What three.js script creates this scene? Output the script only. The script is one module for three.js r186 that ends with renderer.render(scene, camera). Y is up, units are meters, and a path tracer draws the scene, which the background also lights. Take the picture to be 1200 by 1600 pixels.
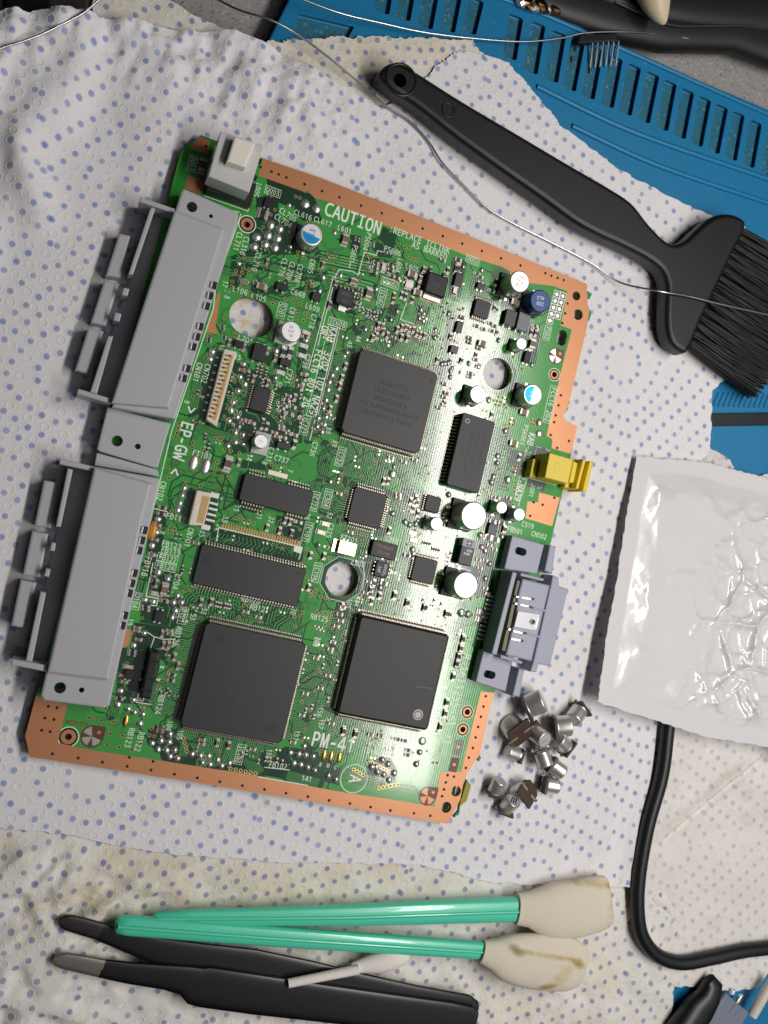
import * as THREE from 'three';
import { mergeGeometries, toCreasedNormals, mergeVertices } from 'three/addons/utils/BufferGeometryUtils.js';
import { RoundedBoxGeometry } from 'three/addons/geometries/RoundedBoxGeometry.js';
import { ImprovedNoise } from 'three/addons/math/ImprovedNoise.js';
import { RectAreaLightUniformsLib } from 'three/addons/lights/RectAreaLightUniformsLib.js';

// ---------------------------------------------------------------- camera, lamps, exposure
// World: metres, y up. y = 0 is the paper towel on the bench; x runs along the long-text direction of the circuit board, z down its side.
const scene = new THREE.Scene();
scene.background = new THREE.Color(0x000000);
const camera = new THREE.PerspectiveCamera(57.243, 0.75, 0.02, 10);
camera.position.set(0, 0.2552, 0);
camera.up.set(-0.24727, -0.00294, -0.96894);
camera.lookAt(new THREE.Vector3(0, 0.2552, 0).add(new THREE.Vector3(0.31960, -0.94428, -0.07869)));
camera.focus = 0.262;
camera.userData.fStop = 20;
const renderer = new THREE.WebGLRenderer({ antialias: true });
renderer.toneMapping = THREE.LinearToneMapping;
renderer.toneMappingExposure = 0.93;
renderer.shadowMap.enabled = true;
RectAreaLightUniformsLib.init();

function lamp(w, h, pos, target, intensity, color) {
  const l = new THREE.RectAreaLight(color, intensity, w, h);
  l.position.set(...pos); l.lookAt(...target); scene.add(l);
  return l;
}
// the bench lamp, out of view: a long tube head to the right of the board; then a dim added fill light
lamp(0.33, 0.034, [0.245, 0.338, -0.04], [0.10, 0, -0.03], 33, 0xfffaf4);
lamp(1.7, 1.7, [0.85, 1.35, 0.1], [0.05, 0, 0], 0.5, 0xf4f3ff);  // added broad fill from above, stands in for light bounced round the room

// ---------------------------------------------------------------- helpers (shapes are drawn in millimetres)
const MM = 0.001;
const rng = (seed) => () => { seed |= 0; seed = (seed + 0x6d2b79f5) | 0; let t = Math.imul(seed ^ (seed >>> 15), 1 | seed); t = (t + Math.imul(t ^ (t >>> 7), 61 | t)) ^ t; return ((t ^ (t >>> 14)) >>> 0) / 4294967296; };
const R = rng(41);
const noise3 = new ImprovedNoise();
const N2 = (x, y, s = 0) => noise3.noise(x, y, 3.7 + s);
const fbm = (x, y, s = 0, o = 4) => { let a = 0, k = 1, t = 0; for (let i = 0; i < o; i++) { a += N2(x, y, s + i * 5.1) * k; t += k; k *= 0.5; x *= 2.03; y *= 2.03; } return a / t; };
// distance to the seams of an irregular net of cells: 0 on a seam, growing inwards
function seamNet(x, z, cell, s) { const gx = Math.floor(x / cell), gz = Math.floor(z / cell); let a = 1e9, b = 1e9; for (let i = -1; i <= 1; i++) for (let j = -1; j <= 1; j++) { const h = Math.sin((gx + i) * 127.1 + (gz + j) * 311.7 + s * 74.7) * 43758.5453, k = Math.sin((gx + i) * 269.5 + (gz + j) * 183.3 + s * 19.1) * 28001.83, px = (gx + i + h - Math.floor(h)) * cell, pz = (gz + j + k - Math.floor(k)) * cell, d = Math.hypot(x - px, z - pz); if (d < a) { b = a; a = d; } else if (d < b) b = d; } return (b - a) / cell; }
const taken = {}, scaled = new WeakSet();
const numbered = (n) => { taken[n] = (taken[n] ?? -1) + 1; return taken[n] ? n + '_' + String(taken[n]).padStart(3, '0') : n; };
function inMetres(g) { if (!scaled.has(g)) { g.scale(MM, MM, MM); scaled.add(g); } return g; }
function mesh(name, geo, mat, parent, pos, turn) {
  const m = new THREE.Mesh(inMetres(geo), mat);
  m.name = parent ? name : numbered(name); m.castShadow = m.receiveShadow = true;
  if (pos) m.position.set(pos[0] * MM, pos[1] * MM, pos[2] * MM);
  if (turn) m.rotation.y = turn;
  (parent ?? scene).add(m);
  return m;
}
function thing(name, label, category, pos = [0, 0, 0], group) {
  const o = new THREE.Group(); o.name = numbered(name); scene.add(o);
  o.position.set(pos[0] * MM, pos[1] * MM, pos[2] * MM);
  o.userData = { label, category }; if (group) o.userData.group = group;
  return o;
}
function tag(o, label, category, group) { o.userData.label = label; o.userData.category = category; if (group) o.userData.group = group; return o; }
const pairs = (a) => { const r = []; for (let i = 0; i < a.length; i += 2) r.push([a[i], a[i + 1]]); return r; };
const merge = (list) => { const l = list.map((g) => { const n = g.index ? g.toNonIndexed() : g; for (const k of Object.keys(n.attributes)) if (!['position', 'normal', 'uv'].includes(k)) n.deleteAttribute(k); if (!n.attributes.uv) n.setAttribute('uv', new THREE.BufferAttribute(new Float32Array(n.attributes.position.count * 2), 2)); return n; }); return mergeGeometries(l); };
function box(w, h, d, x = 0, y = 0, z = 0, r = 0) { const g = r ? new RoundedBoxGeometry(w, h, d, 1, r) : new THREE.BoxGeometry(w, h, d); g.translate(x, y, z); return g; }
function shapeOf(pts, holes = [], smooth) {
  const s = new THREE.Shape(), v = pts.map(([x, z]) => new THREE.Vector2(x, -z));
  if (smooth) { s.moveTo(v[0].x, v[0].y); const c = new THREE.CatmullRomCurve3(v.map((p) => new THREE.Vector3(p.x, p.y, 0)), true, 'centripetal'); for (const p of c.getPoints(smooth).slice(1, -1)) s.lineTo(p.x, p.y); } else s.setFromPoints(v);
  for (const h of holes) { const p = new THREE.Path(); if (h.length === 3) p.absarc(h[0], -h[1], h[2], 0, Math.PI * 2, true); else p.setFromPoints(h.map(([x, z]) => new THREE.Vector2(x, -z))); s.holes.push(p); }
  return s;
}
// a solid standing on the outline, from height y0 to y1, with rounded top edges
function prism(pts, y0, y1, { bevel = 0.25, holes = [], smooth = 0, seg = 2, curve = 20 } = {}) {
  const b = Math.min(bevel, (y1 - y0) / 2.2);
  const g = new THREE.ExtrudeGeometry(shapeOf(pts, holes, smooth), { depth: y1 - y0 - 2 * b, bevelEnabled: b > 0, bevelThickness: b, bevelSize: b, bevelOffset: -b, bevelSegments: seg, curveSegments: curve });
  g.rotateX(-Math.PI / 2); g.translate(0, y0 + b, 0);
  return g;
}
function sheet(pts, y, holes = []) { const g = new THREE.ShapeGeometry(shapeOf(pts, holes), 28); g.rotateX(-Math.PI / 2); g.translate(0, y, 0); return g; }
function uvPlan(g, x0, z0, w, d) { const p = g.attributes.position, uv = new Float32Array(p.count * 2); for (let i = 0; i < p.count; i++) { uv[2 * i] = (p.getX(i) - x0) / w; uv[2 * i + 1] = 1 - (p.getZ(i) - z0) / d; } g.setAttribute('uv', new THREE.BufferAttribute(uv, 2)); return g; }
const tri = (a, b, c, out) => out.push(...a, ...b, ...c);
// a body swept through superellipse sections {p:[x,y,z], a: half width, b: half height, n: squareness}
function loft(secs, ring = 28, capped = true) {
  const P = [], idx = [], S = secs.length;
  secs.forEach((s, i) => {
    const q = secs[Math.max(0, i - 1)].p, r = secs[Math.min(S - 1, i + 1)].p, d = new THREE.Vector3(r[0] - q[0], r[1] - q[1], r[2] - q[2]).normalize();
    const side = new THREE.Vector3(-d.z, 0, d.x).normalize(), up = new THREE.Vector3().crossVectors(d, side).multiplyScalar(-1); if (up.y < 0) up.multiplyScalar(-1);
    for (let k = 0; k < ring; k++) {
      const t = (k / ring) * Math.PI * 2, c = Math.cos(t), q2 = Math.sin(t), e = 2 / (s.n ?? 2), u = Math.sign(c) * Math.abs(c) ** e * s.a, w = Math.sign(q2) * Math.abs(q2) ** e * s.b;
      P.push(s.p[0] + side.x * u + up.x * w, s.p[1] + side.y * u + up.y * w, s.p[2] + side.z * u + up.z * w);
    }
  });
  for (let i = 0; i < S - 1; i++) for (let k = 0; k < ring; k++) { const a = i * ring + k, b = i * ring + ((k + 1) % ring); idx.push(a, b, a + ring, b, b + ring, a + ring); }
  if (capped) for (const [i, flip] of [[0, 0], [S - 1, 1]]) { const c = P.length / 3; P.push(...secs[i].p); for (let k = 0; k < ring; k++) { const a = i * ring + k, b = i * ring + ((k + 1) % ring); flip ? idx.push(a, b, c) : idx.push(b, a, c); } }
  const g = new THREE.BufferGeometry(); g.setAttribute('position', new THREE.Float32BufferAttribute(P, 3)); g.setIndex(idx); g.computeVertexNormals();
  // orientation check: flip if the surface looks inwards
  const n = g.attributes.normal, pos = g.attributes.position; let s = 0; for (let k = 0; k < ring; k++) { const i = Math.floor(S / 2) * ring + k, c = secs[Math.floor(S / 2)].p; s += n.getX(i) * (pos.getX(i) - c[0]) + n.getY(i) * (pos.getY(i) - c[1]) + n.getZ(i) * (pos.getZ(i) - c[2]); }
  if (s < 0) { const id = g.index.array; for (let i = 0; i < id.length; i += 3) [id[i], id[i + 1]] = [id[i + 1], id[i]]; g.computeVertexNormals(); }
  return toCreasedNormals(g, 0.9);
}
const tube = (pts, r, seg = 60, rad = 8, closed = false) => new THREE.TubeGeometry(new THREE.CatmullRomCurve3(pts.map((p) => new THREE.Vector3(...p)), closed, 'centripetal'), seg, r, rad, closed);
const lathe = (pts, seg = 28) => new THREE.LatheGeometry(pts.map(([r, y]) => new THREE.Vector2(r, y)), seg);
const std = (color, roughness = 0.6, extra = {}) => new THREE.MeshStandardMaterial({ color, roughness, ...extra });
const phys = (color, roughness = 0.6, extra = {}) => new THREE.MeshPhysicalMaterial({ color, roughness, ...extra });
const canvasOf = (w, h) => { const c = document.createElement('canvas'); c.width = w; c.height = h; return c; };
function texture(canvas, srgb = true) { const t = new THREE.CanvasTexture(canvas); if (srgb) t.colorSpace = THREE.SRGBColorSpace; t.anisotropy = 4; return t; }
function grain(size, f, lo, hi, seed = 0, rep = 1) {   // tiling grey noise for roughness and fine relief
  const d = new Uint8Array(size * size * 4), r = rng(seed + 7);
  for (let y = 0; y < size; y++) for (let x = 0; x < size; x++) {
    const a = (x / size) * Math.PI * 2, b = (y / size) * Math.PI * 2, n = 0.5 + 0.5 * noise3.noise(Math.cos(a) * f + seed, Math.sin(a) * f + Math.cos(b) * f, Math.sin(b) * f) + (r() - 0.5) * 0.5;
    const v = Math.max(0, Math.min(255, lo + (hi - lo) * n)), i = (y * size + x) * 4; d[i] = d[i + 1] = d[i + 2] = v; d[i + 3] = 255;
  }
  const t = new THREE.DataTexture(d, size, size); t.wrapS = t.wrapT = THREE.RepeatWrapping; t.magFilter = THREE.LinearFilter; t.repeat.set(rep, rep); t.needsUpdate = true;
  return t;
}
const fineGrain = grain(256, 9, 90, 170, 3);
const roughGrain = grain(256, 3, 120, 235, 8);

// ---------------------------------------------------------------- materials
const solder = std(0xe2e0dc, 0.32, { metalness: 0.82 });
const tin = std(0xbdb8b0, 0.42, { metalness: 0.75 });
const leadMetal = std(0xbfb6a6, 0.4, { metalness: 0.75 });
const aluminium = std(0xd2d2d0, 0.4, { metalness: 0.8 });
const aluTop = std(0xf0f0ee, 0.42, { metalness: 0.85 });
const steel = std(0x9a948c, 0.42, { metalness: 1, roughnessMap: roughGrain });
const epoxy = std(0x26262a, 0.55, { bumpMap: fineGrain, bumpScale: 0.00001 });
const epoxyGloss = std(0x1c1c1f, 0.38);
const blackPlastic = std(0x17171a, 0.45);
const ceramicTan = std(0x7c6552, 0.5);
const ceramicBrown = std(0x5d4436, 0.5);
const greyPort = std(0xb7b7bb, 0.42, { bumpMap: fineGrain, bumpScale: 0.00002 });
const greyConnector = std(0xa3a6b8, 0.45);
const cream = std(0xe8dfcc, 0.5);
const creamInner = std(0xc9a765, 0.5);
const whitePlastic = std(0xe9e7e2, 0.35);
const yellowPlastic = std(0xead034, 0.45);
const fr4 = std(0x9a962e, 0.6);
const capEnd = std(0xb5b0a8, 0.42, { metalness: 0.7 });
const gold = std(0xd6a85a, 0.3, { metalness: 1 });
const rubberBlack = std(0x1b1c1d, 0.5);
const brushPlastic = std(0x161617, 0.38, { bumpMap: fineGrain, bumpScale: 0.00004 });
const bristleMat = std(0x080808, 0.5);
const mint = phys(0x55d6b2, 0.28, { clearcoat: 0.3 });
const wireMetal = std(0xb9b9bb, 0.3, { metalness: 1 });

// ---------------------------------------------------------------- circuit board: what is printed and etched on its face
const BX = 2, BZ = -108, BW = 140, BD = 173, PX = 11.8;      // board sheet in mm and texture pixels per mm
const HB = 3.2;                                             // height of the board face above the towel
const boardTex = [0, 1, 2].map(() => canvasOf(Math.round(BW * PX), Math.round(BD * PX)));
const bctx = boardTex.map((c) => { const g = c.getContext('2d'); g.setTransform(PX, 0, 0, PX, -BX * PX, -BZ * PX); g.lineJoin = 'round'; g.lineCap = 'round'; return g; });
// [colour, relief grey, roughness/metalness as rgb(0, r, m)]
const INK = {
  pour: ['#3b9c3d', '#808080', 'rgb(0,42,0)'], bare: ['#08431b', '#6c6c6c', 'rgb(0,42,0)'], dark: ['#063616', '#6a6a6a', 'rgb(0,42,0)'], deep: ['#0b3530', '#6c6c6c', 'rgb(0,80,0)'],
  trace: ['#69b85f', '#838383', 'rgb(0,42,0)'], copper: ['#c5875c', '#787878', 'rgb(0,100,90)'], tin: ['#d2cbbd', '#9a9a9a', 'rgb(0,80,255)'], silk: ['#f6faf0', '#8c8c8c', 'rgb(0,150,0)'],
  hole: ['#140c06', '#303030', 'rgb(0,230,0)'], ring: ['#b0965a', '#8c8c8c', 'rgb(0,110,40)'], brown: ['#5c3316', '#707070', 'rgb(0,110,0)'], gold: ['#c9a368', '#8c8c8c', 'rgb(0,90,200)'],
};
const each = (ink, f) => bctx.forEach((g, i) => { g.fillStyle = g.strokeStyle = INK[ink][i]; f(g); });
const trail = (g, p) => { g.beginPath(); p.forEach(([x, z], i) => (i ? g.lineTo(x, z) : g.moveTo(x, z))); };
const area = (ink, flat) => each(ink, (g) => { trail(g, pairs(flat)); g.closePath(); g.fill(); });
const line = (ink, w, flat) => each(ink, (g) => { g.lineWidth = w; trail(g, Array.isArray(flat[0]) ? flat : pairs(flat)); g.stroke(); });
const dot = (ink, x, z, r) => each(ink, (g) => { g.beginPath(); g.arc(x, z, r, 0, Math.PI * 2); g.fill(); });
const ringLine = (ink, w, x, z, r) => each(ink, (g) => { g.lineWidth = w; g.beginPath(); g.arc(x, z, r, 0, Math.PI * 2); g.stroke(); });
function words(s, x, z, size, turn = 0, boxed = 0, bold = 0, ink = 'silk') {
  each(ink, (g) => {
    g.save(); g.translate(x, z); g.rotate(turn * Math.PI / 180); g.scale(0.0295, 0.0368); g.font = (bold ? 'bold ' : '') + Math.round(size * 34) + 'px monospace'; g.textAlign = 'center'; g.textBaseline = 'middle';
    g.fillText(s, 0, 0);
    if (boxed) { const w = g.measureText(s).width + size * 12; g.lineWidth = 4.5; g.strokeRect(-w / 2, -size * 19, w, size * 37); }
    g.restore();
  });
}
// n parallel traces along a polyline with mitred bends, on a channel without copper
function bundle(n, pitch, flat, w = 0.2, ink = 'trace', bed = 'bare') {
  const p = pairs(flat), off = (d) => p.map(([x, z], i) => {
    const a = p[Math.max(0, i - 1)], b = p[Math.min(p.length - 1, i + 1)], c = p[i], u = [c[0] - a[0], c[1] - a[1]], v = [b[0] - c[0], b[1] - c[1]], lu = Math.hypot(...u) || 1, lv = Math.hypot(...v) || 1;
    let nx = -(u[1] / lu) - v[1] / lv, nz = u[0] / lu + v[0] / lv; const l = Math.hypot(nx, nz) || 1; nx /= l; nz /= l;
    const k = i && i < p.length - 1 ? 1 / Math.max(0.5, nx * -(u[1] / lu) + nz * (u[0] / lu)) : 1;
    return [x + nx * d * k, z + nz * d * k];
  });
  if (bed) line(bed, (n + 0.6) * pitch, off(0));
  for (let i = 0; i < n; i++) line(ink, w, off((i - (n - 1) / 2) * pitch));
}
const via = (x, z, r = 0.5) => { dot('ring', x, z, r); dot('hole', x, z, r * 0.52); };
const vias = (flat, r) => pairs(flat).forEach(([x, z]) => via(x, z, r));

each('pour', (g) => g.fillRect(BX, BZ, BW, BD));
// channels without copper under the parts
for (const a of [
  [26.91, -108.65, 41.03, -100.38, 38.66, -95.44, 31.90, -95.32], [26.05, -76.91, 30.57, -80.49, 33.38, -78.70, 50.48, -81.06, 51.05, -78.83, 31.88, -75.40, 29.60, -69.09, 27.47, -68.36],
  [28.47, -94.84, 34.43, -96.28, 35.94, -90.40, 29.96, -89.01], [28.08, -88.72, 41.08, -92.29, 43.35, -83.42, 30.59, -78.91], [38.14, -99.88, 42.30, -101.04, 44.18, -100.12, 47.58, -94.86, 42.34, -92.94, 39.56, -94.34],
  [64.90, -99.54, 69.44, -98.69, 69.52, -91.61, 65.86, -90.74, 63.32, -92.33, 64.30, -95.17], [56.14, -93.88, 59.33, -94.62, 60.20, -89.57, 57.11, -90.12], [63.12, -89.77, 70.91, -91.27, 72.19, -86.29, 64.48, -84.46], [74.01, -91.10, 80.79, -92.20, 81.65, -83.64, 75.58, -83.27], [72.36, -78.86, 75.16, -79.79, 74.93, -73.89, 71.54, -73.61],
  [55.01, -78.75, 63.11, -79.87, 63.29, -72.54, 55.11, -71.87], [66.72, -75.73, 70.96, -75.90, 70.35, -71.57, 67.79, -71.56], [63.09, -70.02, 84.03, -74.35, 86.26, -70.87, 63.86, -63.74], [79.60, -81.28, 84.29, -82.00, 83.95, -76.42, 80.99, -75.87],
  [87.11, -98.27, 92.01, -98.71, 92.54, -87.77, 88.57, -87.28], [94.70, -93.63, 104.73, -94.47, 104.79, -83.25, 96.06, -82.96], [105.34, -92.08, 114.05, -91.52, 113.26, -83.41, 107.16, -83.16], [89.56, -81.67, 95.53, -83.22, 98.02, -69.97, 91.73, -69.69], [89.24, -68.90, 95.80, -69.70, 96.17, -64.73, 91.03, -61.90], [112.64, -85.82, 119.75, -88.14, 121.32, -76.37, 115.32, -75.37],
  [32.77, -71.45, 43.16, -74.20, 41.52, -71.24, 33.78, -69.02], [35.42, -54.99, 43.99, -55.34, 43.46, -51.22, 37.79, -51.81], [43.06, -57.43, 48.62, -57.60, 49.01, -51.35, 44.75, -50.82], [49.07, -63.74, 52.17, -64.35, 54.28, -46.57, 51.83, -46.63], [36.18, -48.96, 44.75, -49.24, 44.96, -45.36, 38.20, -44.10],
  [37.84, -43.99, 47.82, -45.03, 47.20, -36.56, 38.25, -36.31], [46.06, -47.27, 53.71, -47.20, 54.67, -33.96, 48.05, -33.27], [26.00, -51.21, 31.67, -51.46, 31.76, -30.18, 26.53, -32.89, 25.35, -46.37], [32.04, -50.01, 38.16, -50.36, 38.99, -33.41, 33.43, -32.58], [40.43, -35.39, 47.20, -36.56, 47.78, -31.23, 38.83, -29.48],
  [57.87, -59.72, 65.60, -63.79, 66.71, -39.78, 60.17, -36.31, 57.50, -38.74], [66.45, -68.85, 91.23, -67.59, 90.68, -64.47, 67.13, -64.56], [89.44, -64.09, 98.49, -62.22, 98.03, -41.07, 91.37, -39.23], [67.45, -38.66, 92.71, -39.19, 91.53, -35.14, 68.71, -35.39], [95.50, -57.95, 103.63, -58.25, 104.04, -33.50, 96.18, -34.32],
  [92.85, -61.81, 98.19, -62.16, 97.79, -54.87, 93.72, -54.93], [110.79, -54.42, 116.01, -54.20, 116.33, -34.66, 112.30, -34.03], [102.55, -31.04, 113.68, -32.27, 112.78, -30.35, 102.72, -28.59], [115.66, -33.63, 123.91, -34.51, 123.81, -23.81, 117.33, -23.48],
  [34.59, -35.66, 56.48, -41.27, 57.24, -33.53, 38.88, -24.88, 34.45, -30.20], [42.42, -24.69, 51.25, -25.55, 50.51, -23.78, 42.61, -22.41], [43.01, -14.78, 50.71, -15.23, 50.91, -11.39, 43.39, -11.79], [30.33, -13.75, 38.50, -14.37, 39.82, -3.21, 30.05, -6.09], [22.40, -7.14, 26.72, -7.50, 28.46, 10.84, 24.83, 10.93],
  [40.89, -5.01, 65.12, -5.91, 65.69, -0.53, 37.42, -0.72], [55.38, -12.52, 63.70, -13.06, 65.03, -6.28, 56.13, -6.46], [69.05, -28.43, 87.24, -27.19, 88.03, -13.93, 72.21, -14.43], [88.48, -29.15, 102.71, -30.83, 103.44, -22.69, 91.37, -21.29], [80.96, -8.16, 93.07, -7.81, 93.20, -0.52, 83.09, 0.17], [82.70, -1.35, 91.17, -1.68, 90.88, 7.27, 84.84, 6.99],
  [92.91, -11.85, 107.32, -12.84, 108.00, -1.40, 95.26, -0.99], [77.70, 6.97, 83.65, 5.65, 84.40, 11.88, 78.65, 12.31], [62.07, 8.10, 68.36, 9.04, 67.67, 15.84, 64.14, 16.20], [104.92, -15.71, 108.95, -15.85, 109.40, -3.50, 105.80, -3.51], [114.64, -22.27, 120.98, -22.99, 124.80, -4.45, 118.88, -3.96], [120.13, -0.90, 123.65, -1.67, 124.19, 4.09, 121.01, 4.34],
  [25.57, 9.10, 32.52, 8.97, 32.75, 15.67, 26.84, 15.50], [25.73, 16.87, 37.68, 14.57, 37.56, 22.86, 27.09, 23.60], [25.72, 23.90, 37.56, 22.86, 38.87, 33.81, 31.30, 30.12, 26.85, 33.97], [23.91, 30.90, 34.44, 29.48, 35.51, 43.72, 26.11, 45.09], [37.39, 10.48, 58.55, 10.29, 60.15, 16.52, 38.87, 19.20], [37.56, 22.86, 41.72, 18.58, 43.19, 44.91, 37.19, 45.99, 37.82, 35.50],
  [36.04, 50.11, 45.23, 48.49, 47.51, 57.40, 42.15, 56.80, 36.59, 53.69], [37.93, 51.87, 48.23, 48.60, 71.64, 49.12, 65.74, 56.97, 50.61, 57.90, 41.57, 57.52], [74.41, 31.60, 79.28, 33.02, 79.59, 45.45, 73.28, 46.15], [73.47, 48.43, 83.20, 48.34, 85.49, 57.31, 68.09, 56.97, 66.59, 54.17], [81.53, 6.49, 114.15, 5.90, 114.75, 8.26, 81.41, 9.30], [77.65, 10.91, 83.60, 9.62, 85.27, 37.41, 81.32, 36.56], [79.99, 48.97, 88.87, 49.83, 91.40, 56.48, 81.70, 55.66],
]) area(R() < 0.6 ? 'bare' : 'dark', a);
for (const a of [[126.95, -52.56, 132.36, -52.33, 133.67, -39.64, 127.36, -39.70], [118.77, -48.98, 124.32, -49.66, 124.29, -42.33, 119.53, -42.33], [98.36, 49.07, 101.16, 46.62, 104.58, 46.45, 107.55, 49.57, 107.50, 52.78, 98.33, 52.24], [109.99, -13.60, 118.16, -12.18, 118.77, -9.80, 110.97, -8.00]]) area('deep', a);
// runs of parallel traces
const T = 0.42;
bundle(6, T, [29.17, -52.22, 25.35, -46.37, 26.52, -34.42]);
bundle(6, T, [26.99, -32.67, 30.01, -29.71, 37.59, -29.94, 42.30, -29.71, 46.90, -25.53]);
bundle(5, T, [53.20, -67.51, 53.31, -58.28, 54.09, -45.72]); bundle(4, T, [58.64, -67.26, 59.02, -53.62, 59.31, -34.87]); bundle(4, T, [58.07, -54.14, 58.55, -34.66], 0.15);
bundle(6, T, [59.51, -65.59, 65.96, -65.82, 68.30, -64.93]); bundle(9, 0.36, [92.63, -51.65, 94.23, -55.89, 98.33, -57.53, 101.93, -57.75], 0.14); bundle(9, 0.34, [93.08, -44.69, 95.78, -44.62, 97.41, -41.73, 97.75, -35.16], 0.14);
bundle(8, 0.4, [71.45, -37.77, 72.22, -33.13, 71.42, -28.07]); bundle(9, 0.4, [77.38, -37.81, 80.35, -32.92, 80.02, -27.54]); bundle(5, 0.4, [82.41, -40.03, 82.18, -35.87, 81.54, -31.61]);
bundle(5, 0.5, [63.87, -34.83, 65.21, -32.81, 65.00, -23.96]); bundle(4, 0.55, [62.57, -22.30, 65.46, -24.66, 65.37, -29.83]); bundle(3, 0.5, [64.68, -24.45, 65.16, -19.41]);
for (const o of [0, 1, 2]) line('bare', 0.35, [41.55, -16.71, 28.11, -16.57, 25.96, -14.10, 25.82, -10.29, 29.17, -6.62].map((v, i) => v + (i % 2 ? o * 1.9 : o * 0.6)));
for (let i = 0; i < 22; i++) { const a = [41.71, -4.06], b = [63.17, -5.63], c = [39.47, -1.60], d = [65.93, -2.75], t = i / 21; line('trace', 0.16, [a[0] + (b[0] - a[0]) * t, a[1] + (b[1] - a[1]) * t, c[0] + (d[0] - c[0]) * t + 1.8 * (1 - t), c[1] + (d[1] - c[1]) * t - 1.2, c[0] + (d[0] - c[0]) * t, c[1] + (d[1] - c[1]) * t]); }
bundle(10, 0.42, [39.80, 11.07, 41.36, 18.66, 38.99, 24.06, 38.83, 27.84]); bundle(6, 0.42, [24.54, 9.34, 24.44, 16.05]); bundle(7, 0.4, [36.15, 23.16, 39.70, 25.41, 38.67, 30.11, 37.27, 31.89]); bundle(5, 0.45, [26.77, 43.50, 25.89, 48.40], 0.2);
bundle(9, 0.4, [75.18, 33.79, 77.02, 35.40, 80.03, 37.58, 78.34, 42.17, 81.05, 46.37]); bundle(10, 0.4, [58.37, 49.47, 57.18, 53.82, 54.51, 55.39], 0.15); bundle(9, 0.4, [66.04, 48.92, 64.99, 54.05, 68.09, 56.97], 0.15); bundle(7, 0.4, [75.84, 56.12, 85.40, 56.93], 0.16); bundle(6, 0.4, [43.40, 50.19, 46.35, 51.53, 46.64, 55.57], 0.15);
bundle(9, 0.4, [77.99, 41.15, 81.29, 44.47, 80.20, 46.60]); bundle(8, 0.38, [84.91, 47.36, 92.92, 46.01, 95.19, 41.67, 94.01, 38.70]); bundle(7, 0.42, [90.93, 53.03, 98.72, 53.76, 103.02, 53.88]); bundle(8, 0.38, [86.37, 38.48, 86.65, 41.19, 84.55, 42.73]);
bundle(9, 0.38, [93.58, 2.64, 96.07, 0.46, 97.13, -2.23], 0.15); bundle(10, 0.38, [101.41, 4.16, 105.66, -0.05, 104.21, -2.20], 0.15); bundle(7, 0.38, [94.33, -9.74, 94.65, -1.66, 91.73, 3.86], 0.15); bundle(8, 0.36, [98.33, -16.45, 104.52, -16.72], 0.14);
bundle(8, 0.4, [41.76, 9.86, 42.15, 15.84, 44.32, 16.88], 0.15); bundle(9, 0.4, [62.92, 9.86, 67.20, 10.86, 67.67, 15.84], 0.15); bundle(6, 0.42, [65.41, 15.36, 67.31, 16.52]); bundle(8, 0.4, [65.99, 9.77, 64.93, 13.52, 62.18, 15.28]);
bundle(14, 0.5, [117.88, 8.01, 117.68, 24.99, 118.32, 43.27], 0.3, 'trace', 'pour'); bundle(10, 0.8, [112.36, -64.73, 112.46, -57.04], 0.5, 'trace', null); bundle(7, 0.5, [115.77, 0.06, 117.44, 15.46], 0.3); bundle(4, 0.5, [27.75, -76.33, 32.04, -77.83, 36.39, -77.77, 50.77, -78.32], 0.25);
bundle(4, 0.8, [49.68, -85.03, 64.68, -87.01, 71.59, -86.91], 0.5); bundle(3, 0.9, [52.81, -80.84, 66.04, -81.69], 0.6); bundle(3, 1, [49.07, -76.93, 49.69, -77.24, 43.07, -74.57], 0.6);
// fan-out of the fine-pitch packages: groups of traces leave the pins, bend together and end in vias
function fan(cx, cz, w, d, n, pitch, reach, seed, sides = [0, 1, 2, 3]) {
  const r = rng(seed);
  for (const s of sides) for (let i = 0; i < n;) {
    const k = Math.min(n - i, 3 + Math.floor(r() * 9)), l1 = 0.8 + r() * 1.4, l2 = r() < 0.2 ? 0 : 1 + r() * 3.4, l3 = 1 + r() * 3.4, sg = r() < 0.5 ? 1 : -1, c = Math.cos(s * Math.PI / 2), q = Math.sin(s * Math.PI / 2), paths = [];
    for (let j = 0; j < k; j++) {
      const v = (i + j - (n - 1) / 2) * pitch, u0 = (s % 2 ? d : w) / 2 + reach - 0.5, e1 = u0 + l1 + 0.42 * pitch * (sg > 0 ? k - j : j), bend = l2 * 0.75, e3 = l3 * (0.55 + 0.45 * r());
      paths.push([[u0, v], [e1, v], [e1 + bend, v + sg * bend], [e1 + bend + e3, v + sg * bend]].map(([a, b]) => [cx + a * c - b * q, cz + a * q + b * c]));
    }
    for (const p of paths) line('bare', pitch * 1.25, p);
    for (const p of paths) { line('trace', Math.min(0.24, pitch * 0.46), p); if (r() < 0.3) via(...p[3], 0.36); }
    i += k; if (r() < 0.3) i += 1;
  }
}
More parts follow.
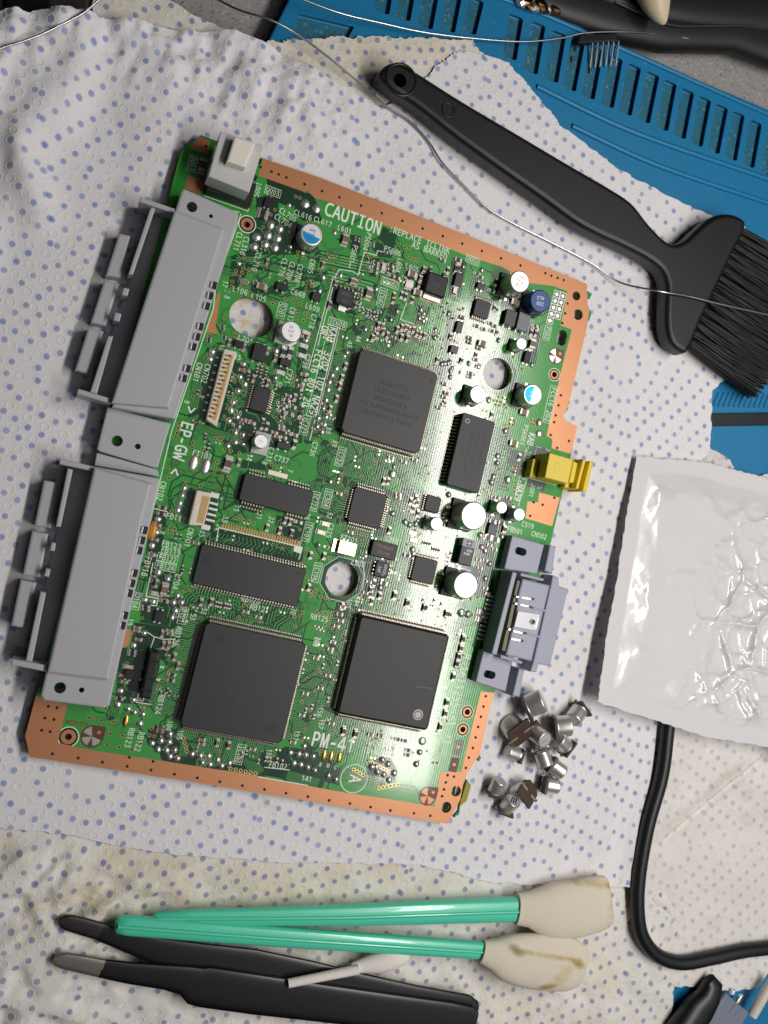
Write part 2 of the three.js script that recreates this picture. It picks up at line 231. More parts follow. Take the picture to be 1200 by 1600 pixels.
fan(57.29, 33.43, 28, 28, 52, 0.5, 1.35, 3); fan(78.30, -51.20, 24, 24, 44, 0.5, 1.35, 4); fan(98.50, 22.61, 28, 28, 52, 0.5, 1.35, 5, [1, 2, 3]); fan(79.73, -20.76, 10, 10, 13, 0.65, 1.25, 6); fan(100.85, -7.69, 7.2, 7.2, 12, 0.5, 1, 7); fan(52.10, 5.22, 29.4, 10.8, 35, 0.8, 1, 8, [1]); fan(105.85, -43.91, 10.6, 21.6, 20, 1, 1.5, 9, [0, 2]); fan(42.92, -41.63, 4.8, 6.8, 10, 0.65, 1.1, 10, [0, 2]); fan(98.70, -26.79, 4.7, 4.7, 7, 0.64, 1.1, 11, [0, 2]); fan(99.58, -86.17, 5, 5.4, 8, 0.64, 1.1, 12, [1, 3]);
// short stubs wandering between the parts, ending in vias
for (let i = 0; i < 760; i++) {
  let x = 22 + R() * 96, z = -92 + R() * 142; const h = Math.floor(R() * 4) * 2, p = [[x, z]]; let d = h;
  for (let s = 0; s < 2 + R() * 2; s++) { const l = 0.7 + R() * 2.1, a = (d * Math.PI) / 4; x += Math.cos(a) * l; z += Math.sin(a) * l; p.push([x, z]); d += R() < 0.5 ? 1 : -1; }
  line('bare', 0.5, p); line('trace', 0.2, p); if (R() < 0.34) via(x, z, 0.42);
}
for (let i = 0; i < 300; i++) via(24 + R() * 96, -94 + R() * 145, 0.4 + R() * 0.12);
// long isolation gaps between the copper areas
for (let i = 0; i < 230; i++) { let x = 22 + R() * 98, z = -94 + R() * 146, d = Math.floor(R() * 4) * 2; const p = [[x, z]]; for (let s = 0; s < 4; s++) { const l = 1.5 + R() * 5, a = d * Math.PI / 4; x += Math.cos(a) * l; z += Math.sin(a) * l; p.push([x, z]); d += R() < 0.5 ? 1 : -1; } line('bare', 0.34, p); }
// bare tinned lands of parts that were never fitted
for (let i = 0; i < 170; i++) { const x = 26 + R() * 92, z = -92 + R() * 142, u = R() < 0.5; for (const o of [-0.55, 0.55]) each('tin', (g) => g.fillRect(x - 0.26 + (u ? o : 0), z - 0.3 + (u ? 0 : o), 0.5, 0.55)); }
// the clear pad rings and plated holes
for (const [x, z, r] of [[28.01, -86.70, 2.1], [128.03, -74.94, 1.7], [125.01, 29.52, 1.75], [124.87, 34.71, 1.75], [17.01, 55.53, 2.3]]) { dot('hole', x, z, r); dot('copper', x, z, r * 0.82); ringLine('silk', 0.26, x, z, r * 1.1); }
vias([34.23, -93.19, 32.32, -87.48, 33.47, -91.50, 38.82, -98.73, 40.02, -98.78, 43.16, -84.16, 43.26, -82.98, 45.26, -83.08, 29.48, -77.92, 28.26, -73.55, 28.50, -72.65, 29.91, -74.71, 30.01, -73.56, 31.56, -75.09, 31.66, -73.94, 70.73, -96.22, 72.55, -95.95, 73.78, -96.26, 74.67, -93.64, 75.98, -93.68, 77.29, -93.72, 51.81, -86.39, 53.42, -86.56, 52.14, -85.08, 53.40, -85.04, 49.14, -77.55, 49.37, -76.62, 46.64, -68.25, 49.40, -68.56, 49.36, -66.34, 53.64, -69.56, 66.92, -77.45, 64.41, -74.76, 64.65, -72.17, 71.47, -80.63, 71.46, -78.14, 62.00, -90.00, 63.85, -90.24], 0.5);
vias([43.09, -70.58, 45.18, -70.56, 47.34, -70.52, 47.28, -68.37, 49.40, -68.47, 47.19, -66.34, 49.34, -66.32, 39.91, -68.19, 33.42, -68.90, 49.17, -77.67, 49.27, -76.49, 50.74, -50.88, 50.84, -49.72, 50.88, -48.46, 31.90, -56.61, 32.66, -56.65, 27.98, -70.40, 28.13, -69.07, 110.36, -61.56, 111.50, -61.68, 112.66, -61.73, 111.63, -63.01, 113.01, -63.12, 114.41, -63.19, 111.32, -60.56, 112.48, -60.60, 107.63, -57.63, 108.92, -57.71, 117.05, -57.51, 118.21, -57.63, 117.14, -56.25, 118.32, -56.29, 117.23, -54.98, 123.73, -59.45, 124.91, -59.57, 124.04, -58.24, 125.08, -58.32, 122.28, -44.58, 123.22, -44.62, 122.31, -43.51, 123.15, -41.16, 123.24, -39.90, 123.52, -38.26, 123.74, -37.03, 123.17, -33.67, 124.22, -33.30], 0.5);
vias([23.95, -29.49, 23.94, -28.23, 23.97, -26.95, 23.99, -25.70, 24.97, -16.94, 24.97, -14.78, 36.09, -22.30, 36.08, -20.83, 36.06, -18.98, 38.27, -19.00, 40.27, -19.00, 50.64, -25.58, 52.64, -25.53, 54.56, -25.54, 44.49, -8.99, 45.68, -9.67, 47.05, -8.86, 48.41, -8.89, 49.79, -8.85, 34.17, -28.31, 35.29, -28.40, 39.01, -26.19, 41.33, -26.22, 28.62, -25.59, 28.74, -24.37, 28.40, -2.09, 29.73, -2.23, 28.67, -1.29, 29.96, -1.34, 20.80, 49.90, 23.87, 49.97, 26.98, 49.88, 26.98, 52.97, 30.09, 52.98, 26.93, 55.99, 30.04, 56.00, 33.29, 56.08, 35.24, 54.10, 36.81, 51.70, 38.09, 51.70, 36.89, 49.85, 52.65, 13.33, 53.99, 13.23, 73.14, 6.48, 74.46, 6.50, 75.69, 6.42, 70.02, 5.52, 71.21, 5.06, 70.08, 6.69, 71.31, 6.22, 73.05, 10.64, 74.30, 10.68, 75.60, 10.60, 76.88, 10.60, 78.80, -13.27, 80.37, -13.25, 81.91, -13.23, 71.55, -7.30, 72.87, -7.34], 0.5);
for (const [a, b, n] of [[[94.52, 51.47], [97.76, 52.53], 4], [[99.55, 48.67], [105.14, 50.36], 7], [[103.40, 55.33], [108.76, 53.46], 6], [[60.04, 56.75], [67.10, 56.94], 6], [[45.64, 50.95], [47.41, 54.19], 4]]) for (let i = 0; i < n; i++) { const t = i / (n - 1); dot('gold', a[0] + (b[0] - a[0]) * t, a[1] + (b[1] - a[1]) * t, 0.55); dot('hole', a[0] + (b[0] - a[0]) * t, a[1] + (b[1] - a[1]) * t, 0.26); }
// bare copper border and patches
for (const a of [
  [27.61, -105.78, 43.96, -106.51, 87.99, -106.31, 131.96, -105.81, 134.88, -100.80, 135.87, -92.43, 136.06, -70.94, 134.28, -64.50, 140.29, -62.58, 139.31, -53.17, 132.66, -53.07, 132.21, -55.78, 130.04, -56.26, 129.95, -77.06, 130.33, -90.03, 126.35, -90.07, 126.06, -100.84, 120.88, -100.86, 113.07, -99.07, 103.11, -100.78, 92.55, -100.19, 81.18, -100.33, 67.38, -99.95, 55.78, -100.22, 48.12, -100.78, 44.18, -100.12, 43.92, -100.24, 41.59, -101.40, 40.52, -100.79, 27.61, -100.50],
  [131.90, -38.96, 139.17, -39.25, 138.65, -30.16, 129.38, -30.33, 128.72, -35.33, 132.26, -36.03], [127.83, 22.87, 132.83, 22.34, 132.64, 29.81, 132.05, 41.12, 130.11, 48.85, 130.21, 59.08, 127.25, 63.08, 8.91, 62.59, 6.29, 57.18, 6.12, 46.77, 14.84, 47.68, 14.81, 57.40, 22.66, 57.86, 40.52, 57.62, 68.22, 57.44, 86.08, 57.99, 94.75, 58.12, 105.78, 57.91, 121.63, 57.95, 120.92, 47.83, 127.52, 46.80, 127.40, 41.89],
  [10.11, -104.94, 13.18, -104.79, 13.36, -101.11, 8.50, -100.96], [9.93, -93.90, 14.58, -94.12, 14.51, -89.97, 9.94, -90.20], [25.23, -66.91, 25.85, -65.95, 26.63, -59.19, 26.64, -57.63, 27.77, -55.47, 24.64, -55.04, 24.93, -61.35], [23.86, 25.77, 25.77, 25.92, 25.82, 29.95, 24.13, 31.04], [80.69, -84.79, 87.10, -85.05, 86.83, -83.48, 80.68, -83.11],
]) area('copper', a);
// copper shows rubbed, darker and paler patches
for (let i = 0; i < 500; i++) { const x = BX + R() * BW, z = BZ + R() * BD, g = bctx[0], p = g.getImageData(Math.floor((x - BX) * PX), Math.floor((z - BZ) * PX), 1, 1).data; if (p[0] > 180 && p[2] < 90) { g.fillStyle = R() < 0.5 ? 'rgba(120,62,28,0.10)' : 'rgba(226,150,100,0.10)'; g.beginPath(); g.ellipse(x, z, 0.4 + R() * 2, 0.2 + R() * 0.6, R() * 3, 0, 7); g.fill(); } }
for (const [x, z] of pairs([14.29, 60.34, 20.67, 60.35, 26.83, 60.41, 33.18, 60.47, 33.19, 58.10, 39.41, 60.45, 39.38, 58.17, 45.63, 60.55, 10.25, 51.87, 12.47, 51.86, 10.27, 54.99, 12.34, 54.98, 10.34, 48.87, 12.45, 48.83, 45.67, 60.54, 51.86, 60.56, 58.04, 60.64, 64.35, 60.71, 70.64, 60.76, 76.84, 60.84, 83.20, 60.84, 83.23, 60.84, 89.55, 60.94, 95.80, 60.90, 102.14, 60.95, 108.31, 61.03, 115.68, 60.76, 120.91, 60.72, 123.39, 48.45, 125.45, 48.53, 123.34, 50.58, 123.29, 52.66, 123.18, 54.67, 12.43, -102.99, 27.57, -102.97, 30.75, -102.92, 32.85, -102.92, 35.03, -102.87, 40.30, -102.94, 40.33, -102.86, 45.52, -102.87, 50.68, -102.97, 57.20, -102.94, 63.58, -103.02, 69.98, -103.08, 76.43, -103.12, 82.91, -103.13, 82.94, -103.09, 89.29, -103.10, 95.81, -103.15, 102.26, -103.17, 108.90, -103.19, 117.44, -103.74, 119.57, -103.64, 121.76, -103.73, 123.92, -103.76, 126.98, -97.28, 126.90, -94.10, 126.77, -90.96, 131.73, -69.54, 131.71, -66.37, 131.56, -63.12, 131.52, -60.96, 131.35, -56.85, 137.88, -56.81, 134.48, -53.66, 137.32, -38.77, 130.81, -35.65, 133.96, -35.69, 130.70, -31.40, 129.72, 23.88, 129.73, 27.00, 129.67, 30.05, 129.54, 33.14, 129.50, 36.25, 129.39, 39.41, 128.82, 42.40, 128.64, 45.47])) dot('hole', x, z, 0.38);
// test patterns: cross pads, brown windows
for (const [x, z, r, s] of [[22.66, 54.44, 2.9, 'tin'], [127.07, -80.58, 2.5, 'tin'], [118.71, 55.27, 2.8, 'copper']]) { dot('brown', x, z, r); for (const q of [0, 1, 2]) each(s, (g) => { g.beginPath(); g.moveTo(x, z); g.arc(x, z, r * 0.86, q * Math.PI / 2 + 0.25, (q + 1) * Math.PI / 2 - 0.25); g.fill(); }); area('brown', [x + 0.2, z - r, x + r, z - r, x + r, z, x + 0.2, z]); dot('copper', x + r * 0.5, z - r * 0.45, 0.5); }
area('bare', [123.39, 37.84, 126.18, 37.65, 126.14, 42.31, 123.19, 42.38]); area('brown', [123.40, 43.17, 126.09, 43.01, 125.82, 47.28, 123.31, 47.27]); dot('copper', 124.84, 39.93, 0.5); dot('copper', 124.72, 45.12, 0.5);
area('brown', [15.47, 51.50, 20.82, 51.34, 20.82, 52.06, 15.48, 52.22]); line('gold', 0.25, [15.90, 51.86, 20.57, 51.75]);
// row of bare pads with no part on it
for (let i = 0; i < 31; i++) { const a = [42.00, -6.24], b = [63.79, -6.37], t = i / 30, x = a[0] + (b[0] - a[0]) * t, z = a[1] + (b[1] - a[1]) * t; each('copper', (g) => g.fillRect(x - 0.26, z - 0.85, 0.42, 1.7)); each('gold', (g) => g.fillRect(x - 0.26, z + 0.7, 0.42, 0.3)); }
line('silk', 0.25, [41.15, -2.20, 40.87, -5.39, 64.58, -5.66, 64.45, -2.20]); area('silk', [62.33, -5.43, 64.71, -5.61, 64.64, -3.82, 62.36, -4.06]);
// white block of ten solder pads by the corner
for (let r = 0; r < 5; r++) for (let c = 0; c < 2; c++) { const a = [122.77, -98.84], b = [122.50, -90.35], u = [124.90, -98.99], t = r / 4, x = a[0] + (b[0] - a[0]) * t + (u[0] - a[0]) * c, z = a[1] + (b[1] - a[1]) * t + (u[1] - a[1]) * c; if (r === 4 && c) continue; each('deep', (g) => g.fillRect(x - 0.9, z - 0.95, 1.8, 1.9)); each('silk', (g) => { g.lineWidth = 0.28; g.strokeRect(x - 0.95, z - 1, 1.9, 2); }); dot('tin', x, z, 0.6); }
// octagons round the big holes and outline lines
const octagon = (x, z, r) => { const p = []; for (let i = 0; i < 9; i++) p.push([x + r * Math.cos((i + 0.5) * Math.PI / 4), z + r * Math.sin((i + 0.5) * Math.PI / 4)]); return p; };
for (const [x, z, r] of [[109.72, -69.53, 6.2], [77.96, 0.35, 5.9]]) { line('bare', 1.1, octagon(x, z, r)); line('silk', 0.16, octagon(x, z, r + 0.6)); }
for (const f of [[25.71, -88.84, 24.89, -77.68, 23.87, -69.96, 25.01, -61.77, 22.58, -26.89, 24.39, 45.77, 23.41, 46.70], [25.26, -89.07, 23.01, -88.82], [15.24, -90.05, 27.30, -90.22, 27.47, -96.45], [55.03, -60.93, 55.10, -81.63, 55.67, -83.46, 59.47, -84.17, 61.26, -83.76, 61.41, -90.62, 64.98, -90.84, 65.03, -92.31, 66.70, -92.49], [58.26, -84.77, 58.26, -86.42], [54.51, -80.93, 54.08, -53.71], [59.21, -67.44, 59.31, -34.87],
  [77.07, -80.85, 76.44, -75.64, 80.63, -75.55], [26.50, 7.76, 26.94, 16.60, 30.18, 16.43, 30.16, 18.48, 28.73, 18.61], [29.01, 25.42, 31.44, 26.39, 34.06, 26.58, 36.87, 26.00], [31.47, 29.35, 31.66, 26.53], [31.39, 40.44, 31.38, 43.93, 35.16, 43.78], [127.71, -51.47, 126.11, -33.36], [124.56, -50.59, 124.29, -36.75], [82.34, -6.08, 84.21, -2.10, 84.66, 4.62],
  [68.28, 57.70, 82.34, 57.80], [69.14, 54.89, 76.23, 54.52], [127.36, -52.14, 129.18, -52.18], [127.15, -42.30, 132.98, -42.46, 136.64, -42.61], [23.40, -6.09, 26.69, -6.18]]) line('silk', 0.24, f);
// printed names
const names0 = (list, size, boxed, bold) => { for (const [s, x, z, t] of list) words(s, x, z, size, t, boxed, bold); };
words('CAUTION', 55.99, -98.57, 4.1, 0, 0, 1); words(':REPLACE ICLINK', 76.45, -99.61, 2.15, 0); words('AS MARKED', 80.06, -97.65, 2.1, 0);
words('KAB  3202 102 NA29', 58.16, -54.57, 2.35, 90, 1, 1); words('OR   FCC16 801 20', 55.66, -55.20, 2.3, 90, 0, 1); words('> EP-GW <', 26.06, -25.33, 3.5, 90, 0, 1);
words('PM-41', 86.80, 45.01, 4.3, 0, 0, 1); words('(2)', 100.11, 44.52, 4, 0); words('A', 95.58, 53.94, 3.8, 90, 0, 1); ringLine('silk', 0.26, 95.28, 53.91, 3.95);
words('P-1611255<31-71', 120.88, 26.44, 3.0, 90); words('FCC16 202', 129.01, -65.79, 2.0, 90, 1); words('KAB-202 202-NA29', 125.23, -45.17, 2.2, 90, 0, 1);
names0([['D003', 10.20, -97.25, 90], ['Q003', 32.47, -97.75, 0], ['FB602', 70.89, -84.59, 0], ['IC602', 69.50, -79.89, 90], ['IC601', 91.03, -84.67, 0], ['IC724', 86.01, -78.78, 90], ['IC608', 58.84, -68.64, 0], ['Q701', 42.78, -67.08, 90], ['IC723', 56.95, -38.50, 90], ['IC732', 68.94, -32.83, 90], ['IC405', 92.79, -31.96, 0], ['Q505', 111.98, -20.90, 0], ['IC107', 64.87, -10.14, 90], ['IC722', 64.77, -18.83, 90], ['IC304', 68.17, -20.51, 90], ['IC106', 70.24, 0.15, 90], ['IC202', 93.99, -5.58, 90], ['IC500', 101.49, -0.68, 0], ['D104', 24.74, 18.38, 90], ['D101', 37.45, 19.51, 90], ['IC103', 61.58, 52.60, 90], ['D002', 93.65, -99.50, 0], ['IC701', 90.20, -72.16, 90], ['IC051', 90.77, -77.83, 90], ['PS02', 122.53, -86.40, 90], ['FB122', 29.87, 5.84, 0], ['FB124', 29.85, 7.91, 0]], 1.6, 1);
names0([['S001', 28.36, -96.79, -90], ['CL706', 38.05, -93.11, 14], ['CL704', 37.18, -91.02, 14], ['CL616', 42.02, -94.52, 0], ['CL617', 47.82, -94.70, 0], ['CL711', 26.75, -81.30, 90], ['CL316', 28.82, -80.78, 90], ['CL710', 32.94, -77.67, 90], ['CL776', 40.23, -78.63, 90], ['CL709', 42.49, -78.41, 90], ['CL708', 44.89, -78.52, 90], ['C605', 47.88, -81.58, 90], ['L601', 54.32, -94.78, 0], ['PS004', 61.46, -93.73, 90], ['PS601', 58.57, -88.99, 90], ['PS606', 69.32, -93.75, 0], ['L604', 72.22, -90.39, 90], ['L605', 76.19, -91.15, 0], ['L609', 50.91, -70.63, 0], ['C718', 51.92, -66.98, 90], ['C648', 46.05, -73.18, 0], ['L106', 30.63, -68.67, 0], ['L105', 35.95, -68.49, 0], ['C617', 45.73, -66.86, 90], ['L701', 35.30, -56.52, 0], ['CN702', 27.46, -44.32, 90], ['CN101', 25.27, -44.03, 90], ['C738', 52.94, -55.76, 90], ['C721', 49.18, -50.21, 90], ['C736', 60.97, -32.82, 90], ['PS6001', 122.72, -54.40, 90], ['C508', 111.25, -30.92, 0], ['C519', 130.58, -28.49, 0], ['FB501', 126.82, -25.97, 0], ['CN502', 135.10, -26.51, 0], ['J001', 129.47, -38.97, 90], ['ET102', 31.78, -23.11, 0], ['C731', 49.50, -28.01, 90], ['C737', 52.90, -27.65, 0], ['CN102', 23.97, -11.05, 90], ['FB117', 29.23, -5.20, 0], ['FB123', 29.97, 2.04, 0], ['FB119', 30.20, 3.68, 0], ['FB118', 25.14, 9.00, 90], ['CN701', 33.85, -0.98, 90], ['ET101', 77.11, -11.16, 0], ['C325', 71.04, -12.06, 90], ['X201', 89.41, -13.98, 0], ['L203', 81.38, -5.17, 0], ['RB125', 74.15, 12.17, 0], ['L104', 33.71, 11.14, 90], ['RB126', 37.47, 25.13, 90], ['RB120', 54.15, 11.54, 0], ['RB121', 57.02, 13.26, 0], ['RB124', 37.43, 43.36, 90], ['RB123', 32.01, 53.19, 90], ['RB122', 34.68, 53.72, 90], ['FB102', 72.72, 53.82, 0], ['141', 81.69, 56.04, 0], ['DE500', 85.08, 14.52, 0]], 1.75, 0);
names0([['17', 26.31, -69.14, 90], ['8', 27.68, -65.86, 90], ['16', 29.62, -52.28, 90], ['15', 34.45, -51.16, 0], ['2', 29.63, -31.41, 90], ['10', 38.38, -36.54, 0], ['20', 47.07, -47.18, 0], ['44', 65.81, -66.39, 90], ['45', 63.67, -64.07, 90], ['88', 63.73, -38.93, 90], ['89', 66.42, -35.87, 90], ['14', 44.17, -25.76, 90], ['8', 48.62, -25.42, 90], ['15', 44.21, -11.61, 90], ['21', 50.69, -11.02, 90], ['22', 54.21, -10.86, 90], ['33', 41.98, -7.97, 90], ['35', 36.99, -2.71, 90], ['8', 26.73, -0.54, 90], ['9', 24.46, -35.58, 90], ['1', 22.29, -39.34, 90], ['52', 69.93, -16.05, 90], ['28', 63.81, -14.30, 90], ['70', 66.48, 12.00, 90], ['104', 83.80, 5.42, 90], ['105', 81.63, 6.49, 90], ['36', 38.24, 10.86, 90], ['52', 42.57, 17.19, 90], ['53', 40.10, 19.31, 90], ['19', 24.65, 23.94, 90], ['104', 41.26, 48.34, 90], ['105', 44.51, 50.18, 90], ['156', 69.39, 51.22, 90], ['157', 75.80, 44.94, 90], ['208', 75.31, 18.71, 90], ['156', 80.83, 37.52, 90], ['157', 81.95, 40.64, 90], ['208', 74.83, 18.85, 90], ['3', 32.26, 43.14, 90], ['3', 131.52, -52.25, 90], ['2', 131.69, -40.37, 60], ['7', 55.93, -25.24, 90], ['a', 84.53, 51.52, 0], ['m', 86.81, 51.54, 0], ['c', 89.10, 51.56, 0]], 1.55, 0);
// relief of the glass cloth under the mask: fine ribs along the board
{ const g = bctx[1]; g.globalAlpha = 0.22; g.lineWidth = 0.34; for (let x = BX; x < BX + BW; x += 0.72) { g.strokeStyle = '#ffffff'; g.beginPath(); g.moveTo(x, BZ); g.lineTo(x, BZ + BD); g.stroke(); } g.globalAlpha = 1; }
const boardFace = new THREE.MeshPhysicalMaterial({ map: texture(boardTex[0]), bumpMap: texture(boardTex[1], false), bumpScale: 0.00004, roughness: 1, metalness: 1, clearcoat: 0.3, clearcoatRoughness: 0.06 });
boardFace.roughnessMap = boardFace.metalnessMap = texture(boardTex[2], false);

// ---------------------------------------------------------------- circuit board: body and the parts soldered to it
const board = thing('circuit_board', 'green populated circuit board with copper border and two grey ports on its left', 'circuit board', [0, HB, 0]);
const boardOutline = pairs([10.31, -105.39, 27.67, -105.52, 44.03, -106.25, 88.06, -106.04, 131.47, -105.29, 132.27, -104.88, 132.22, -103.62, 133.18, -101.05, 133.63, -99.34, 134.66, -98.03, 135.22, -92.22, 135.05, -65.95, 134.00, -63.81, 135.81, -62.10, 139.57, -62.07, 139.54, -25.43, 132.20, 22.69, 131.96, 26.21, 131.99, 41.16, 129.42, 46.91, 128.94, 50.02, 129.14, 54.90, 126.89, 62.25, 83.31, 61.96, 49.01, 61.81, 9.18, 62.01, 6.78, 57.09, 6.60, -99.21]);
const boardHoles = [[35.41, -62.66, 5.9], [109.72, -69.53, 4.75], [77.96, 0.35, 4.9], [129.30, -100.47, 1.35], [131.27, -95.11, 1.65], [127.18, 52.59, 1.55], [125.30, 57.64, 1.6], [17.01, 55.53, 0.85], [128.03, -74.94, 0.85], [125.01, 29.52, 0.85], [124.87, 34.71, 0.85], [28.03, -86.63, 0.85]];
const slotHole = (x, z, r, l, a) => { const p = []; for (let i = 0; i < 24; i++) { const t = (i / 24) * Math.PI * 2, c = Math.cos(t) * r, s = Math.sin(t) * r + (Math.sin(t) > 0 ? l : -l); p.push([x + c * Math.cos(a) - s * Math.sin(a), z + c * Math.sin(a) + s * Math.cos(a)]); } return p; };
boardHoles[0] = slotHole(boardHoles[0][0], boardHoles[0][1], 5.2, 0.9, Math.PI / 2);
boardHoles.push(slotHole(127.76, -86.54, 1.55, 0.9, 0));
mesh('substrate', prism(boardOutline, -1.6, -0.02, { bevel: 0, holes: boardHoles, curve: 28 }), std(0x6f7434, 0.6), board);
mesh('solder_mask', uvPlan(sheet(boardOutline, 0, boardHoles), BX, BZ, BW, BD), boardFace, board);
mesh('breakoff_tab', prism(pairs([129.98, 48.87, 131.71, 50.25, 131.50, 54.80, 129.83, 56.69, 129.79, 59.55, 129.39, 56.75]), -1.5, -0.25, { bevel: 0.1 }), fr4, board);
for (const p of [[132.26, -103.39, 134.52, -103.04, 134.19, -101.36, 133.16, -101.46], [134.38, -98.28, 135.82, -97.41, 135.66, -94.67, 134.96, -94.44], [134.87, -69.07, 135.55, -68.38, 135.16, -67.39, 134.64, -67.46], [129.43, 58.35, 129.97, 58.68, 128.78, 60.28, 128.29, 60.14], [132.14, 41.10, 132.92, 41.80, 132.47, 43.12, 131.92, 42.79]]) mesh('breakoff_tab', prism(pairs(p), -1.3, -0.3, { bevel: 0 }), std(0x1f8a55, 0.5), board);

const at = (x, z) => [x, 0, z];
// gull-wing pins
function pinShape(w, reach, top) { const s = new THREE.Shape([[-0.3, top], [0.35, top], [0.55, top - 0.15], [reach * 0.55, 0.2], [reach * 0.7, 0.05], [reach, 0.02], [reach, 0.17], [reach * 0.78, 0.2], [reach * 0.66, 0.33], [0.68, top + 0.06], [0.42, top + 0.17], [-0.3, top + 0.17]].map((p) => new THREE.Vector2(...p))); const g = new THREE.ExtrudeGeometry(s, { depth: w, bevelEnabled: false }); g.translate(0, 0, -w / 2); return g; }
function pinRows(w, d, rows) {   // rows: [side 0 right 1 bottom 2 left 3 top, count, pitch, pin width, reach, shoulder height, skip from, skip to]
  const out = [];
  for (const [side, n, pitch, pw, reach, top, s0 = -1, s1 = -1] of rows) {
    const one = pinShape(pw, reach, top);
    for (let i = 0; i < n; i++) { if (i >= s0 && i <= s1) continue; const g = one.clone(); g.translate((side % 2 ? d : w) / 2, 0, (i - (n - 1) / 2) * pitch); g.rotateY(-side * Math.PI / 2); out.push(g); }
  }
  return merge(out);
}
function chipFace(w, d, draw, tone = 34) {
  const s = Math.min(26, 700 / Math.max(w, d)), c = canvasOf(Math.round(w * s), Math.round(d * s)), g = c.getContext('2d'), r = rng(Math.round(w * 91 + d * 17));
  g.fillStyle = 'rgb(' + tone + ',' + tone + ',' + (tone + 2) + ')'; g.fillRect(0, 0, c.width, c.height);
  for (let i = 0; i < c.width * c.height / 9; i++) { const v = tone - 4 + r() * 18; g.fillStyle = 'rgba(' + v + ',' + v + ',' + (v + 2) + ',0.5)'; g.fillRect(r() * c.width, r() * c.height, 1.6, 1.6); }
  g.setTransform(s, 0, 0, s, c.width / 2, c.height / 2); draw?.(g);
  return std(0xffffff, 0.52, { map: texture(c), bumpMap: fineGrain, bumpScale: 0.000008 });
}
const chipText = (g, list, size, turn, color, gap = 1.35, font = 'sans-serif') => { g.save(); g.rotate(turn * Math.PI / 180); g.scale(0.05, 0.05); g.fillStyle = color; g.font = 'bold ' + 20 * size + 'px ' + font; g.textAlign = 'center'; g.textBaseline = 'middle'; list.forEach((s, i) => g.fillText(s, 0, (i - (list.length - 1) / 2) * size * gap * 20)); g.restore(); };
const dimple = (g, x, z, r, c = '#141416') => { g.fillStyle = c; g.beginPath(); g.arc(x, z, r, 0, 7); g.fill(); };
const dimpleRing = (g, x, z, r, c, w = 0.12) => { g.strokeStyle = c; g.lineWidth = w; g.beginPath(); g.arc(x, z, r, 0, 7); g.stroke(); };
function chip(x, z, w, d, h, rows, draw, { corner = 0.5, holes = [], turn = 0, bevel = 0.22, tone } = {}) {
  const a = w / 2, b = d / 2, c = corner, pts = [[-a + c, -b], [a - c, -b], [a, -b + c], [a, b - c], [a - c, b], [-a + c, b], [-a, b - c], [-a, -b + c]];
  const g = prism(pts, 0.15, h, { bevel, seg: 1 }); uvPlan(g, -a, -b, w, d);
  const body = mesh('integrated_circuit', g, chipFace(w, d, draw, tone), board, [x, 0, z], turn);
  // moulding dimples are real shallow recesses: a ring lip and a sunk disc
  for (const [hx, hz, r] of holes) mesh('mould_mark', lathe([[0, h + 0.012], [r * 0.86, h + 0.012], [r, h + 0.05], [r * 1.06, h + 0.004]], 26), epoxyGloss, body, [hx, 0, hz]);
  if (rows.length) { const p = mesh('pins', pinRows(w, d, rows), leadMetal, body); p.userData.kind = 'stuff'; }
  return body;
}
const QFP = (n, p = 0.5, w = 0.22, r = 1.35, t = 1.7) => [0, 1, 2, 3].map((s) => [s, n, p, w, r, t]);
chip(57.29, 33.43, 28, 28, 3.4, QFP(52), (g) => { dimple(g, -9.6, -10.4, 1.45); dimple(g, 9.9, 10.2, 1.5); dimple(g, 11.7, -11.6, 0.42); chipText(g, ['SCPH', 'CXD9615GB', '2002 32'], 2.2, 90, 'rgba(60,55,45,0.35)'); }, { corner: 1 });
chip(78.30, -51.20, 24, 24, 3.4, QFP(44), (g) => { dimple(g, 10.3, -9.2, 0.5); chipText(g, ['Sony Computer', 'Entertainment Inc', 'CXD2941R', '\u00a92000 SCEI', '223C91N'], 2.1, 180, '#0a0a0b', 1.15); }, { corner: 1, tone: 56 });
chip(98.50, 22.61, 28, 28, 3.4, QFP(52), (g) => { dimpleRing(g, -9.2, -9.8, 1.6, '#1a1a1d'); dimpleRing(g, 10.6, -9.6, 1.2, '#1a1a1d'); dimpleRing(g, -9.6, 10.2, 1.6, '#1a1a1d'); g.strokeStyle = '#77777c'; g.lineWidth = 0.12; g.beginPath(); g.moveTo(7.6, 2.3); g.lineTo(10.2, 2.1); g.lineTo(12.6, 1.9); g.stroke(); dimple(g, 9.9, 10, 1.55, '#b9b4b4'); dimple(g, 9.9, 10, 1.15, '#3a3a3d'); dimple(g, 9.9, 10, 0.92, '#c9bfbd'); }, { corner: 0.7, bevel: 0.7 });
chip(79.73, -20.76, 10, 10, 1.6, QFP(13, 0.65, 0.3, 1.25, 0.85), (g) => { dimple(g, -3.9, 3.6, 0.55); dimpleRing(g, 1.2, -2.6, 0.3, '#1c1c1f'); });
chip(100.85, -7.69, 7.2, 7.2, 1.5, QFP(12, 0.5, 0.22, 1, 0.8), (g) => dimple(g, 2.9, -2.6, 0.22, '#7f858d'));
chip(53.57, -17.54, 19.6, 7.6, 2.3, [[1, 22, 0.8, 0.36, 1.5, 1.1, 6, 13], [3, 22, 0.8, 0.36, 1.5, 1.1, 6, 13]], (g) => { dimple(g, 7.9, -1.6, 0.75); chipText(g, ['BA5815FM'], 1.2, 180, 'rgba(20,20,22,0.5)'); });
